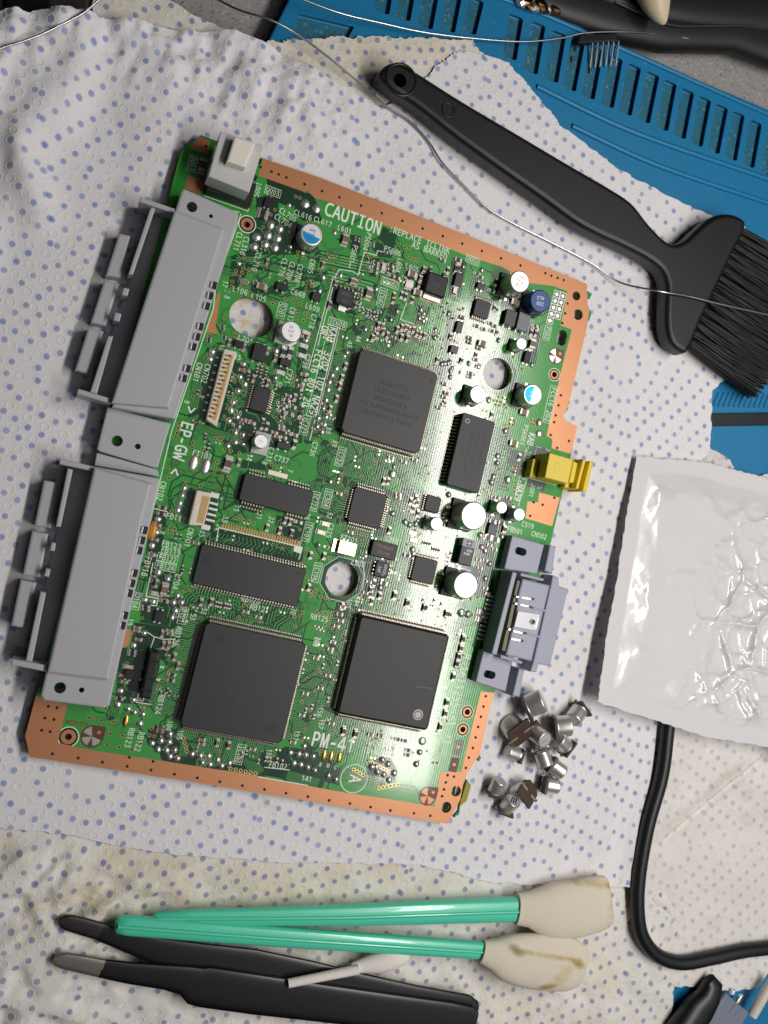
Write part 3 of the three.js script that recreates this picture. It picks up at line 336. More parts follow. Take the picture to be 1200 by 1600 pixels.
chip(52.10, 5.22, 29.4, 10.8, 1.6, [[1, 35, 0.8, 0.36, 1.0, 0.8], [3, 35, 0.8, 0.36, 1.0, 0.8]], (g) => { dimple(g, -12.4, -1.9, 1.35); dimple(g, 13.2, -3.8, 0.5); dimpleRing(g, 13, 1.2, 1.2, '#1b1b1e'); chipText(g, ['HN58V66'], 1.3, 180, 'rgba(18,18,20,0.4)'); });
chip(105.85, -43.91, 10.6, 21.6, 3.4, [[0, 20, 1.0, 0.42, 1.4, 1.6], [2, 20, 1.0, 0.42, 1.6, 1.6]], (g) => { dimpleRing(g, -3.4, -8.7, 0.6, '#aeb2b4', 0.28); dimple(g, -3.4, -8.7, 0.36, '#1c1c1f'); chipText(g, ['SONY COMPUTER \u00a9', 'ENTERTAINMENT INC', '92001E-37 JAPAN', '2420'], 1.5, 90, '#0e0e10', 1.3, 'monospace'); }, { tone: 46 });
chip(42.92, -41.63, 4.8, 6.8, 1.4, [[0, 10, 0.65, 0.3, 1.1, 0.8], [2, 10, 0.65, 0.3, 1.1, 0.8]], (g) => dimple(g, -1.5, -2.5, 0.45));
chip(99.58, -86.17, 5, 5.4, 1.5, [[1, 8, 0.64, 0.28, 1.1, 0.8], [3, 8, 0.64, 0.28, 1.1, 0.8]], (g) => { g.fillStyle = 'rgba(90,92,98,0.5)'; g.fillRect(-2.4, -2.6, 4.8, 5.2); chipText(g, ['2F38', '2UN'], 1.4, 180, '#26262a'); });
chip(87.53, -10.42, 7.6, 4.6, 1.5, [], (g) => { g.fillStyle = 'rgba(60,40,36,0.6)'; g.fillRect(-3.8, -2.3, 7.6, 4.6); chipText(g, ['TXC8U0S', '17.734'], 1.25, 0, '#7d6c68'); }, { corner: 0.3 });
chip(88.29, -4.95, 4.2, 4.5, 1.5, [[0, 4, 1.1, 0.4, 1.2, 0.8], [2, 4, 1.1, 0.4, 1.2, 0.8]], (g) => { chipText(g, ['JRC', '2224A'], 1.25, -90, '#c9cdd2'); dimple(g, 1.2, 1.6, 0.35, '#111113'); });
chip(98.70, -26.79, 4.7, 4.7, 1.5, [[0, 7, 0.64, 0.28, 1.1, 0.8], [2, 7, 0.64, 0.28, 1.1, 0.8]], (g) => chipText(g, ['D2120', '4518'], 1.1, 90, '#101012'));
chip(58.85, -76.00, 5, 4.6, 1.7, [[3, 4, 1.2, 0.4, 1.1, 0.9]], (g) => { chipText(g, ['ST', 'RZW'], 1.3, 180, '#5b5b60'); });
mesh('heat_tab', box(2.2, 0.35, 1.6, 0, 0.25, 0, 0.1), solder, board, at(58.99, -72.96));
{ const p = chip(83.83, -88.03, 6.6, 6.4, 2.4, [[3, 2, 4.4, 0.9, 2.2, 1]], (g) => chipText(g, ['78M05'], 1.1, 180, 'rgba(90,90,95,0.5)'), { bevel: 0.5 }); mesh('heat_tab', box(5.4, 0.5, 1.6, 0, 0.6, 3.6, 0.15), solder, p); }
for (const [x, z] of pairs([52.81, -23.34, 52.71, -14.38])) mesh('heat_tab', box(5.6, 0.3, 1.4, 0, 0.35, 0, 0.08), leadMetal, board, [x, 0, z]);

// ---- electrolytic capacitors standing on their black or white feet
function canGeo(r, h) { return lathe([[0, 0.5], [r * 0.93, 0.5], [r, 0.8], [r, 1.25], [r * 0.93, 1.5], [r, 1.8], [r, h - 0.55], [r * 0.985, h - 0.22], [r * 0.93, h - 0.04], [r * 0.86, h], [r * 0.8, h - 0.06], [0, h - 0.06]], 36); }
function footGeo(r, hh = 0.9) { const a = r * 1.08, c = r * 0.5; return prism([[-a, -a], [a - c, -a], [a, -a + c], [a, a - c], [a - c, a], [-a, a]], 0.05, hh, { bevel: 0.12, seg: 1 }); }
function canTop(r, draw) { const c = canvasOf(160, 160), g = c.getContext('2d'), q = rng(Math.round(r * 100)); g.fillStyle = '#e9e9ea'; g.fillRect(0, 0, 160, 160); for (let i = 0; i < 900; i++) { const v = 205 + q() * 45; g.fillStyle = 'rgba(' + v + ',' + v + ',' + v + ',0.4)'; g.fillRect(q() * 160, q() * 160, 2, 2); } g.setTransform(80, 0, 0, 80, 80, 80); draw(g); return std(0xffffff, 0.4, { map: texture(c), metalness: 0.55 }); }
const printLines = (list, size, turn, col = '#8f8f93') => (g) => { g.save(); g.rotate(turn * Math.PI / 180); g.scale(0.01, 0.01); g.fillStyle = col; g.font = 'bold ' + size * 100 + 'px sans-serif'; g.textAlign = 'center'; g.textBaseline = 'middle'; list.forEach((s, i) => g.fillText(s, 0, (i - (list.length - 1) / 2) * size * 112)); g.restore(); };
const blueHalf = (a0, a1, after) => (g) => { g.fillStyle = '#1597d8'; g.beginPath(); g.arc(0, 0, 1, a0 * Math.PI / 180, a1 * Math.PI / 180); g.fill(); after?.(g); };
const vent = (g) => { g.strokeStyle = 'rgba(120,120,124,0.7)'; g.lineWidth = 0.06; g.beginPath(); g.moveTo(-0.5, 0); g.lineTo(0.5, 0); g.moveTo(0, -0.5); g.lineTo(0, 0.5); g.stroke(); };
function capacitor(x, z, r, h, foot, draw) {
  const can = mesh('electrolytic_capacitor', canGeo(r, h), aluminium, board, [x, 0, z]);
  if (draw) mesh('top_disc', uvPlan((() => { const g = new THREE.CircleGeometry(r * 0.8, 32); g.rotateX(-Math.PI / 2); g.translate(0, h - 0.045, 0); return g; })(), -r * 0.8, -r * 0.8, r * 1.6, r * 1.6), canTop(r, draw), can);
  if (foot) mesh('foot', footGeo(r), foot, can);
  mesh('terminals', merge([box(0.8, 0.25, r * 2.7, 0, 0.13, 0)]), solder, can);
  return can;
}
capacitor(44.58, -88.07, 3.15, 6, blackPlastic, blueHalf(10, 185, printLines(['2H5', '471', 'SVP'], 0.42, 180, '#3d6da8')));
capacitor(45.79, -61.11, 2.85, 5.4, whitePlastic, printLines(['25.', '47x', 'V9'], 0.46, 170));
capacitor(45.31, -30.27, 1.95, 5, null, vent);
mesh('foot', prism(pairs([44.06, -33.26, 48.53, -33.36, 48.44, -27.21, 43.94, -27.13]), 0.05, 0.8, { bevel: 0.15 }), std(0xb9bab6, 0.5), board);
capacitor(106.60, -95.59, 3.2, 7.6, blackPlastic, printLines(['68', '6.3V', 'UD'], 0.46, 200));
capacitor(112.70, -78.98, 1.75, 5.2, blackPlastic, vent);
capacitor(102.78, -60.49, 2.6, 5.6, blackPlastic, printLines(['47', '16V', 'UG'], 0.44, 200));
capacitor(119.46, -65.32, 3.15, 6.2, blackPlastic, blueHalf(95, 270, printLines(['270', '6SV'], 0.4, 180, '#b5b5b8')));
capacitor(109.28, -26.01, 4.1, 7.7, blackPlastic, printLines(['221', '6.3V', 'UWX'], 0.46, 195, '#a5a5a8'));
capacitor(118.41, -30.81, 1.8, 5.2, blackPlastic, vent); capacitor(124.46, -30.24, 1.9, 5.2, blackPlastic, vent); capacitor(99.84, -21.25, 1.95, 5, whitePlastic, vent);
capacitor(111.77, -6.27, 3.9, 7.7, blackPlastic, printLines(['OBS', '220', '16V'], 0.46, 168, '#77777b'));
{ const c = capacitor(115.12, -92.84, 3.4, 6, blackPlastic, null); c.material = std(0x173f7a, 0.38); const p = mesh('top_disc', uvPlan((() => { const g = new THREE.CircleGeometry(3, 32); g.rotateX(-Math.PI / 2); g.translate(0, 5.96, 0); return g; })(), -3, -3, 6, 6), (() => { const k = canvasOf(160, 160), g = k.getContext('2d'); g.fillStyle = '#1d4f92'; g.fillRect(0, 0, 160, 160); g.setTransform(80, 0, 0, 80, 80, 80); printLines(['220', '4L3'], 0.5, 172, '#c9d6ea')(g); return std(0xffffff, 0.4, { map: texture(k) }); })(), c); p.userData.label = 'dark blue sleeve top marked 220'; }
// moulded block capacitor with a plus mark, and small moulded blocks
{ const k = canvasOf(200, 400), g = k.getContext('2d'); g.fillStyle = '#26282d'; g.fillRect(0, 0, 200, 400); g.fillStyle = '#9aa0ad'; g.fillRect(0, 0, 200, 120); g.fillStyle = '#26282d'; g.fillRect(60, 20, 80, 84); g.fillStyle = '#d7dae2'; g.fillRect(94, 30, 12, 64); g.fillRect(68, 56, 64, 12); g.font = 'bold 52px sans-serif'; g.fillStyle = '#e1e4ea'; g.textAlign = 'center'; g.fillText('220', 124, 190); g.fillText('A38', 96, 244);
  mesh('block_capacitor', uvPlan(box(4.4, 2.9, 7.6, 0, 1.5, 0, 0.25), -2.2, -3.8, 4.4, 7.6), std(0xffffff, 0.45, { map: texture(k) }), board, at(112.01, -15.79)); }
for (const [x, z, w, h, d, m] of [[108.84, -86.34, 3.6, 2.1, 4.6, epoxyGloss], [113.21, -86.48, 3.9, 2.1, 5.2, std(0x6d7078, 0.4)], [117.50, -77.14, 2, 1.3, 3.6, epoxy], [90.33, -91.92, 2.2, 1.3, 3.4, epoxyGloss], [90.25, -92.50, 1.8, 1.2, 3.4, epoxyGloss], [39.54, -53.86, 3.6, 1.7, 4.6, epoxyGloss], [47.26, -53.51, 3.2, 1.3, 2, epoxyGloss], [52.26, -31.26, 3.8, 1.5, 1.9, epoxyGloss], [33.80, -54.47, 2.6, 1.3, 1.9, epoxyGloss], [119.05, -24.12, 2.8, 1.3, 2.8, epoxyGloss], [119.10, -24.77, 2.6, 1.2, 2.6, epoxyGloss], [51.03, -73.66, 2.6, 1.4, 2.4, epoxyGloss], [41.00, -73.26, 3, 1.2, 2.1, epoxyGloss], [94.12, -78.92, 2, 1.2, 3.4, epoxyGloss], [31.84, -94.30, 2, 1.2, 2.8, epoxyGloss], [31.33, 20.91, 2.4, 1.2, 2.9, epoxyGloss], [27.64, 37.05, 2.2, 1.2, 2.6, epoxyGloss], [97.70, -92.73, 2.4, 1.2, 1.9, epoxyGloss], [94.14, -72.09, 2.4, 1.3, 2.2, epoxyGloss]]) { const b = mesh('transistor', box(w, h - 0.15, d, 0, h / 2 + 0.05, 0, 0.15), m, board, at(x, z)); mesh('leads', merge([box(0.5, 0.2, d + 1, -w * 0.28, 0.14, 0), box(0.5, 0.2, d + 1, w * 0.28, 0.14, 0)]), solder, b); }

// ---- chip resistors, ceramic capacitors, solder joints: each one a part
const endCaps = (l, w, h) => merge([box(l * 0.24, h, w * 1.02, -l * 0.39, h / 2, 0), box(l * 0.24, h, w * 1.02, l * 0.39, h / 2, 0), box(l * 0.26, 0.12, w * 1.1, -l * 0.6, 0.06, 0), box(l * 0.26, 0.12, w * 1.1, l * 0.6, 0.06, 0)]);
const kinds = { r: ['chip_resistor', 1.7, 0.85, 0.5, std(0x1b1b1d, 0.4)], R: ['chip_resistor', 2.3, 1.3, 0.55, std(0x202022, 0.4)], c: ['ceramic_capacitor', 1.6, 0.85, 0.8, ceramicTan], b: ['ceramic_capacitor', 1.6, 0.85, 0.8, ceramicBrown], C: ['ceramic_capacitor', 2.6, 1.7, 1.3, ceramicTan], B: ['ceramic_capacitor', 3.1, 1.9, 1.5, ceramicBrown], t: ['chip_resistor', 1.05, 0.52, 0.35, std(0x232325, 0.4)], k: ['chip_inductor', 2.0, 1.0, 0.9, std(0x1a1b1d, 0.45)], w: ['ferrite_bead', 2.0, 1.15, 0.6, tin] };
const smdGeo = {};
for (const k in kinds) { const [, l, w, h] = kinds[k]; smdGeo[k] = [box(l * 0.62, h, w, 0, h / 2, 0), endCaps(l, w, h)]; }
function smd(k, flat, upright) { for (const [x, z] of pairs(flat)) { const j = (R() - 0.5) * 0.05, b = mesh(kinds[k][0], smdGeo[k][0], kinds[k][4], board, at(x, z), (upright ? Math.PI / 2 : 0) + j); mesh('end_caps', smdGeo[k][1], capEnd, b); } }
smd('B', [12.81, -97.36, 38.92, -22.49], 1); smd('R', [31.29, -91.50, 31.26, -90.09, 35.08, -72.07, 35.73, -71.39], 0); smd('c', [35.72, -78.53, 50.84, -82.92], 1); smd('w', [30.97, -71.33, 31.08, -71.18], 0);
smd('C', [55.07, -91.85, 31.01, 13.89, 118.19, -81.41], 1); smd('t', [58.50, -93.70, 58.58, -92.91, 62.98, -93.65, 63.14, -93.01, 67.35, -92.51, 68.38, -92.67, 62.91, -79.80, 63.09, -78.63, 63.22, -77.44, 63.39, -76.27, 66.91, -74.97, 67.82, -75.07, 67.17, -73.62, 68.09, -73.71], 0);
smd('w', [67.83, -88.11], 1); smd('r', [65.24, -88.65, 65.35, -87.24, 65.46, -85.96, 69.66, -89.37, 70.04, -88.25, 70.80, -86.64, 72.31, -86.66], 0); smd('C', [76.33, -88.89, 35.72, -71.42], 0); smd('w', [75.87, -85.88, 76.97, -86.04], 1); smd('c', [79.61, -91.58, 79.24, -88.71, 79.20, -86.81], 1); smd('C', [79.24, -84.42], 0);
smd('c', [84.33, -96.19], 0); smd('R', [89.38, -95.19, 90.56, -89.19, 89.58, -95.72], 1); smd('k', [88.95, -97.84], 0); smd('c', [55.57, -79.14, 59.87, -81.31, 61.05, -81.30], 1); smd('C', [65.41, -79.50], 1); smd('b', [55.40, -72.70], 1);
smd('r', [75.01, -82.41, 76.26, -82.33, 78.43, -82.06, 72.79, -81.41, 72.96, -80.22], 1);
smd('c', [70.51, -71.79, 71.66, -71.83, 76.18, -72.39, 77.42, -73.37, 78.55, -73.74, 79.66, -73.52, 80.88, -73.87, 82.11, -73.22, 83.23, -73.17, 84.60, -73.19, 70.65, -68.70, 72.31, -70.64, 79.72, -70.87, 77.94, -70.63, 73.71, -69.85], 1); smd('t', [69.26, -70.80, 69.37, -70.02, 75.71, -70.00, 76.86, -69.75, 71.80, -67.92, 73.36, -68.21], 0);
smd('w', [90.36, -89.16], 1); smd('r', [95.93, -95.99, 96.99, -95.50, 101.66, -92.70], 0); smd('r', [102.41, -95.63, 86.87, -93.92, 105.01, -91.54, 104.58, -87.72, 103.78, -88.10], 1); smd('C', [109.56, -91.68], 0); smd('c', [84.46, -96.27], 0);
smd('r', [117.84, -87.08, 118.27, -86.34, 99.52, -81.11, 101.89, -80.93, 103.63, -83.22, 104.60, -81.25, 105.11, -82.93], 0); smd('r', [117.23, -84.78, 118.69, -85.08, 106.33, -81.25, 101.44, -72.74, 92.55, -75.66], 1); smd('c', [94.44, -82.13, 98.28, -76.99, 98.44, -75.80, 101.79, -74.99], 0); smd('C', [102.43, -76.48], 0); smd('b', [97.38, -69.77], 1); smd('r', [101.05, -67.08, 101.14, -66.00, 101.68, -71.45], 0);
smd('t', [28.32, -57.79, 28.57, -57.29, 25.83, -53.68, 25.94, -52.94, 29.50, -55.44, 29.59, -54.77], 0); smd('c', [31.21, -54.16, 41.85, -55.18, 44.34, -53.98, 35.33, -54.10], 1); smd('R', [46.16, -56.22, 47.92, -56.70], 1); smd('w', [46.51, -50.50, 50.73, -63.28, 50.96, -59.54, 51.26, -56.76], 0); smd('r', [50.93, -62.02], 0);
smd('c', [55.62, -79.19, 60.44, -81.45, 39.96, -46.71, 44.00, -46.76, 52.23, -45.08], 1); smd('b', [55.29, -73.05], 1); smd('c', [37.54, -48.20, 36.29, -47.93, 50.24, -44.97, 52.95, -51.76, 52.97, -48.49], 0); smd('t', [40.16, -50.19, 40.32, -49.26, 40.45, -48.32, 41.37, -50.10, 41.48, -49.22, 41.58, -48.35, 42.77, -50.02, 42.88, -49.14, 43.01, -48.31, 38.50, -47.52, 38.64, -46.66, 42.42, -46.76, 42.79, -46.08], 1);
smd('r', [49.79, -42.05, 52.20, -42.37, 48.90, -42.39, 49.21, -41.17, 51.84, -40.28, 53.82, -39.98, 50.20, -43.56, 49.84, -40.29], 0); smd('r', [53.94, -51.38, 53.59, -48.48, 54.90, -42.57, 54.96, -41.19], 1); smd('c', [42.50, -34.93, 49.04, -34.06, 50.66, -35.51, 52.81, -34.94, 54.59, -35.05, 51.78, -33.46, 50.04, -33.24, 41.25, -35.23], 0); smd('r', [45.36, -36.03, 45.41, -35.07, 46.75, -35.25], 1);
smd('c', [64.00, -57.71, 63.85, -54.22, 63.85, -51.78, 63.75, -48.12, 62.73, -44.79], 1); smd('c', [69.69, -67.84, 90.09, -67.65, 95.28, -56.20, 94.81, -58.92], 1); smd('k', [94.16, -79.10], 1); smd('c', [92.35, -75.54], 1); smd('c', [83.31, -36.51, 87.26, -36.37, 90.41, -37.81, 93.87, -61.67], 0);
smd('c', [95.24, -59.17, 94.76, -57.89, 95.31, -55.74, 93.92, -54.49], 0); smd('r', [110.78, -57.19, 122.72, -47.49], 1); smd('C', [120.50, -60.80, 119.53, -50.82], 0); smd('r', [104.73, -26.60, 105.85, -26.47], 1); smd('b', [118.41, -33.84, 122.03, -34.79], 0); smd('k', [123.04, -25.33], 1);
smd('r', [38.72, -33.09, 25.21, -6.89, 25.35, -5.20, 61.72, -12.08], 0); smd('c', [41.73, -23.73, 53.63, -8.49, 57.18, -8.59, 60.61, -8.66, 57.98, -11.73, 59.44, -11.67], 1); smd('k', [55.28, -32.50], 1); smd('c', [40.18, -34.95, 42.23, -34.88, 25.07, -2.12, 25.33, 1.75, 25.48, 5.64, 35.94, 0.10, 50.49, -36.28, 52.08, -35.55], 0); smd('t', [30.55, -0.47, 31.66, -0.52, 34.20, 7.25, 34.36, 8.15, 31.35, -28.17, 31.48, -27.24, 32.90, -25.84, 32.80, -24.73], 1);
smd('w', [69.22, -13.48, 68.56, -10.93], 0); smd('c', [71.17, -4.74, 67.37, -4.03, 69.06, 4.64, 60.66, -8.70, 82.98, -29.45, 88.08, -16.30, 89.83, 2.34, 79.84, 7.69], 1); smd('b', [84.20, -29.74, 96.89, -10.88], 1); smd('c', [70.95, -22.63, 76.77, -12.97, 87.95, -26.96, 88.19, -26.00, 85.62, -0.73, 85.39, 2.53, 79.35, 9.86, 80.15, 11.67], 0); smd('r', [92.36, -25.98, 93.50, -24.09, 93.69, -27.15, 94.30, -26.15, 95.30, -23.11, 87.33, -0.72, 87.10, 2.55, 87.99, 4.36, 86.79, 1.33], 1); smd('w', [94.82, -17.23, 95.75, -15.33], 0); smd('k', [94.97, -10.63, 89.97, -1.33], 0);
smd('t', [98.97, -15.37, 99.71, -15.43, 100.46, -15.45, 101.16, -15.49, 102.21, -14.34, 102.97, -14.36, 103.69, -14.37, 104.40, -14.38], 1); smd('k', [94.19, 1.28, 98.38, 2.67, 103.93, 2.79], 1);
smd('r', [103.92, -26.27, 105.00, -26.29, 107.55, -7.21, 111.16, 2.98, 112.42, 2.95], 1); smd('k', [118.64, -26.64, 121.61, -26.96], 0); smd('b', [123.28, -25.38], 1); smd('R', [118.58, -21.76, 120.90, -21.82, 122.24, 0.11, 122.34, 2.30], 0); smd('c', [119.49, -19.66, 121.34, -18.84, 117.06, -14.65, 119.21, -14.95, 118.11, -12.38, 121.34, -7.03, 122.45, -5.60], 0); smd('t', [107.63, -13.04, 107.72, -11.81, 107.90, -10.61, 108.29, -5.73], 0); smd('k', [118.12, 9.20, 118.10, 11.81, 117.88, 14.14, 117.93, 16.48], 1);
smd('c', [28.69, 12.74, 33.42, 25.23, 34.44, 28.07, 35.74, 27.80, 38.03, 30.50, 39.50, 32.64], 1); smd('b', [41.25, 14.98, 43.85, 14.33], 1); smd('w', [28.93, 15.40, 27.04, 35.40], 0); smd('r', [27.62, 19.97, 31.76, 16.82, 38.48, 35.19, 38.50, 36.71, 27.04, 31.18, 27.16, 32.07, 26.84, 43.75, 27.44, 19.27], 0); smd('c', [34.88, 23.99, 35.28, 24.84, 26.61, 25.00, 26.72, 25.71, 27.72, 27.90, 26.20, 37.77, 26.95, 39.27, 53.46, 14.96, 57.15, 15.62], 0); smd('t', [45.26, 14.59, 45.95, 14.62, 46.61, 14.63, 47.73, 14.53, 48.39, 14.54, 49.08, 14.54, 38.46, 39.46, 39.17, 40.07, 36.89, 40.50], 1);
smd('c', [38.89, 49.05, 39.05, 50.13, 38.88, 49.13, 38.93, 50.04, 50.41, 50.46, 50.50, 51.57, 64.50, 50.59, 75.08, 46.88, 75.25, 33.27, 75.75, 39.21], 0); smd('b', [57.91, 50.68], 1); smd('c', [54.80, 50.54], 1); smd('c', [84.67, 39.96, 96.83, 41.07, 99.90, 40.85], 0); smd('k', [88.79, 41.40, 92.41, 41.56], 1); smd('r', [105.35, 40.99, 107.63, 41.01, 109.26, 43.46, 109.40, 44.85], 0); smd('k', [118.09, 8.80, 118.14, 11.69, 118.03, 14.28, 117.88, 16.38, 117.82, 20.23, 117.67, 27.94, 117.90, 31.10, 117.36, 35.16], 1);
smd('c', [79.81, 7.94, 79.45, 17.93, 79.22, 19.95, 80.37, 27.20, 79.07, 30.99, 79.50, 10.00, 75.76, 23.21, 79.33, 13.40], 0); smd('k', [98.60, 2.38, 104.30, 2.56, 111.12, 2.92], 1); smd('t', [74.06, 14.64, 74.64, 15.31, 75.13, 14.81, 75.72, 15.47], 0);
// the very smallest chip parts round the fine-pitch packages, too small to pick out singly
{ const tiny = [[], []], put = (k, x, z, u) => { const a = k ? box(0.62, 0.4, 0.5, 0, 0.2, 0) : box(0.6, 0.32, 0.5, 0, 0.17, 0), e = merge([box(0.24, 0.44, 0.54, -0.4, 0.22, 0), box(0.24, 0.44, 0.54, 0.4, 0.22, 0), box(0.24, 0.1, 0.6, -0.62, 0.05, 0), box(0.24, 0.1, 0.6, 0.62, 0.05, 0)]); for (const g of [a, e]) { if (u) g.rotateY(Math.PI / 2); g.translate(x, 0, z); } tiny[k].push(a); ends.push(e); }, ends = [];
  for (const [x0, z0, x1, z1, n] of [[60.45, -75.82, 92.39, -72.82, 46], [87.23, -84.80, 106.96, -65.57, 30], [44.40, -46.58, 65.31, -38.02, 34], [76.55, -24.35, 103.86, -19.98, 20], [65.25, -8.58, 85.05, 8.85, 24], [91.47, -28.27, 115.82, 2.16, 26], [20.35, 9.30, 46.46, 45.06, 40], [71.40, 15.44, 84.35, 40.05, 22], [39.51, 51.43, 78.37, 53.64, 20], [99.79, -43.94, 125.31, -19.40, 28], [60.00, -88.93, 93.01, -86.74, 28], [22.89, -47.14, 47.86, -33.06, 16]]) for (let i = 0; i < n * 0.6; i++) { const x = x0 + (x1 - x0) * R(), z = Math.min(z0, z1) + Math.abs(z1 - z0) * R(); if (!boardHoles.some((h) => (h.length === 3 ? Math.hypot(x - h[0], z - h[1]) < h[2] + 1.2 : Math.hypot(x - h[0][0] + 5, z - h[0][1]) < 7.5))) put(R() < 0.5 ? 1 : 0, x, z, R() < 0.5); }
  mesh('tiny_chip_parts', merge(tiny[0]), std(0x222224, 0.4), board).userData.kind = 'stuff'; mesh('tiny_chip_parts', merge(tiny[1]), ceramicTan, board).userData.kind = 'stuff'; mesh('tiny_end_caps', merge(ends), capEnd, board).userData.kind = 'stuff'; }
const dome = (r, k = 0.75) => lathe([[0, r * k], [r * 0.4, r * k * 0.94], [r * 0.75, r * k * 0.68], [r * 0.95, r * k * 0.3], [r, 0]], 16);
const jointGeo = [dome(1.25, 0.5), dome(0.95, 0.8), dome(0.78, 0.85)];
function joints(kind, flat, sx = 1, sz = 1) { for (const [x, z] of pairs(flat)) { const m = mesh('solder_joint', jointGeo[kind], solder, board, at(x, z), R() * 0.4); m.scale.set(sx * (0.92 + R() * 0.16), 0.8 + R() * 0.4, sz * (0.92 + R() * 0.16)); } }
joints(0, [34.17, -88.76, 36.79, -88.63, 31.37, -84.27, 34.12, -85.86, 36.88, -85.93, 31.30, -81.46, 34.03, -83.11, 36.78, -83.22, 41.90, -97.78, 45.22, -97.59]); joints(1, [39.78, -88.71, 40.77, -84.84, 37.60, -95.65, 28.51, -75.61], 0.8, 0.8);
joints(1, [27.51, -50.53, 27.48, -48.39, 36.36, -49.80, 36.31, -46.18, 38.06, -44.64, 36.72, -42.29, 36.22, -38.94, 36.17, -36.87, 38.27, -35.46, 36.37, -33.82, 38.78, -31.21, 40.91, -31.24, 61.63, -56.37, 60.94, -54.21, 60.65, -52.11, 60.79, -49.93, 60.94, -46.96, 60.74, -44.49, 60.07, -41.48, 62.10, -42.40, 60.26, -39.14, 62.25, -40.23, 61.98, -38.03, 44.03, -55.95, 63.43, -61.60, 51.71, -79.76, 51.33, -61.26, 45.68, -48.74]);
joints(2, [51.79, -92.92, 51.63, -79.82, 51.72, -75.80, 56.34, -81.98, 67.32, -81.71, 67.00, -69.66, 90.18, -81.84, 73.66, -74.64, 81.63, -80.27, 82.74, -79.38, 81.81, -77.82, 83.24, -77.45, 74.87, -77.53, 87.40, -75.99, 87.72, -73.86, 91.18, -96.62, 97.12, -97.70, 99.92, -69.71, 103.11, -69.85, 119.85, -75.48, 92.54, -67.41, 94.11, -68.32, 94.95, -65.96, 90.36, -82.06, 107.45, -79.28, 91.82, -67.05, 93.63, -67.91, 95.26, -64.20, 95.10, -66.60, 84.96, -34.30, 84.62, -32.24, 67.76, -25.29], 0.9, 1.15);
joints(1, [116.33, -53.87, 115.78, -45.92, 116.05, -43.95, 115.98, -39.67, 115.73, -37.90, 108.81, -61.22, 103.28, -30.82, 67.78, -25.28, 68.84, -7.43, 87.90, -21.23, 95.42, -20.05, 96.42, -12.70, 89.48, 0.12, 92.19, -19.78, 93.61, -19.39, 104.29, -23.44, 123.07, -23.08, 116.15, -21.80, 117.45, -18.53, 118.80, -17.81, 121.09, -14.34, 120.86, -9.78, 115.79, 1.93, 117.80, 1.70, 113.01, 43.44, 112.79, 46.91]); joints(0, [126.66, -59.34, 127.47, -56.18, 120.83, -40.03, 85.10, -32.15, 113.06, 40.19, 115.80, 1.69, 118.08, 1.61]);
joints(1, [38.73, -31.54, 40.99, -31.02, 39.45, -28.72, 41.53, -28.91, 37.72, -27.19, 36.29, -36.54, 38.32, -35.39, 36.40, -33.86, 29.32, -13.29, 29.30, -11.20, 29.28, -9.11, 29.21, -7.20, 24.94, -3.66, 25.27, -0.19, 25.10, 3.41, 28.36, 9.74, 25.45, 5.77, 28.34, 9.94, 31.18, 10.97, 26.82, 17.55, 29.02, 17.62, 34.72, 14.67, 34.12, 16.67, 36.23, 16.21, 35.19, 18.69, 34.77, 20.65, 28.80, 26.02, 27.02, 29.71, 26.69, 41.77, 30.34, 43.39, 26.90, 45.38, 29.71, 45.88, 31.49, 46.48, 33.70, 46.62]);
joints(1, [33.61, 49.14, 37.86, 53.65, 39.96, 52.56, 42.18, 52.55, 39.85, 54.97, 42.01, 54.79, 44.11, 54.33, 43.30, 56.24, 45.37, 56.34, 41.83, 50.46, 48.84, 54.65, 51.10, 54.65, 53.33, 54.46, 52.10, 56.35, 54.24, 56.56, 55.95, 55.04, 57.45, 56.41, 59.30, 55.36, 75.24, 49.86, 77.66, 49.85, 79.68, 49.78, 81.91, 49.72, 76.94, 52.55, 78.98, 52.61, 81.10, 52.96, 83.26, 53.39, 78.67, 47.43, 89.97, 54.94, 87.50, 54.24, 102.23, 47.44, 104.19, 48.32, 99.63, 49.85, 101.62, 50.92, 103.68, 51.39, 106.70, 50.51, 105.73, 52.66, 100.87, 49.65]);
for (const [x, z] of pairs([30.01, -20.44, 33.42, -20.38])) mesh('solder_pad', (() => { const g = dome(1.3, 0.4); g.scale(1, 1, 1.7); return g; })(), solder, board, at(x, z));
for (const [x, z] of pairs([85.00, 48.99, 87.08, 49.03, 89.55, 48.94, 29.91, 49.18])) mesh('solder_pad', (() => { const g = dome(0.7, 0.35); g.scale(1, 1, 2.2); return g; })(), gold, board, at(x, z));
{ const clip = mesh('spring_clip', merge([box(5.2, 0.25, 3.6, 0, 1.5, 0, 0.1), box(0.25, 1.5, 3.6, -2.5, 0.75, 0), box(1.6, 0.25, 3.6, -3.2, 0.15, 0)]), std(0xd9c9a4, 0.28, { metalness: 1 }), board, at(76.71, -8.38)); clip.rotation.z = -0.06; }
mesh('glue_drop', (() => { const g = dome(1.7, 0.45); g.scale(0.8, 1, 1.5); return g; })(), phys(0xc9861c, 0.25, { transparent: false }), board, at(24.30, -0.43));

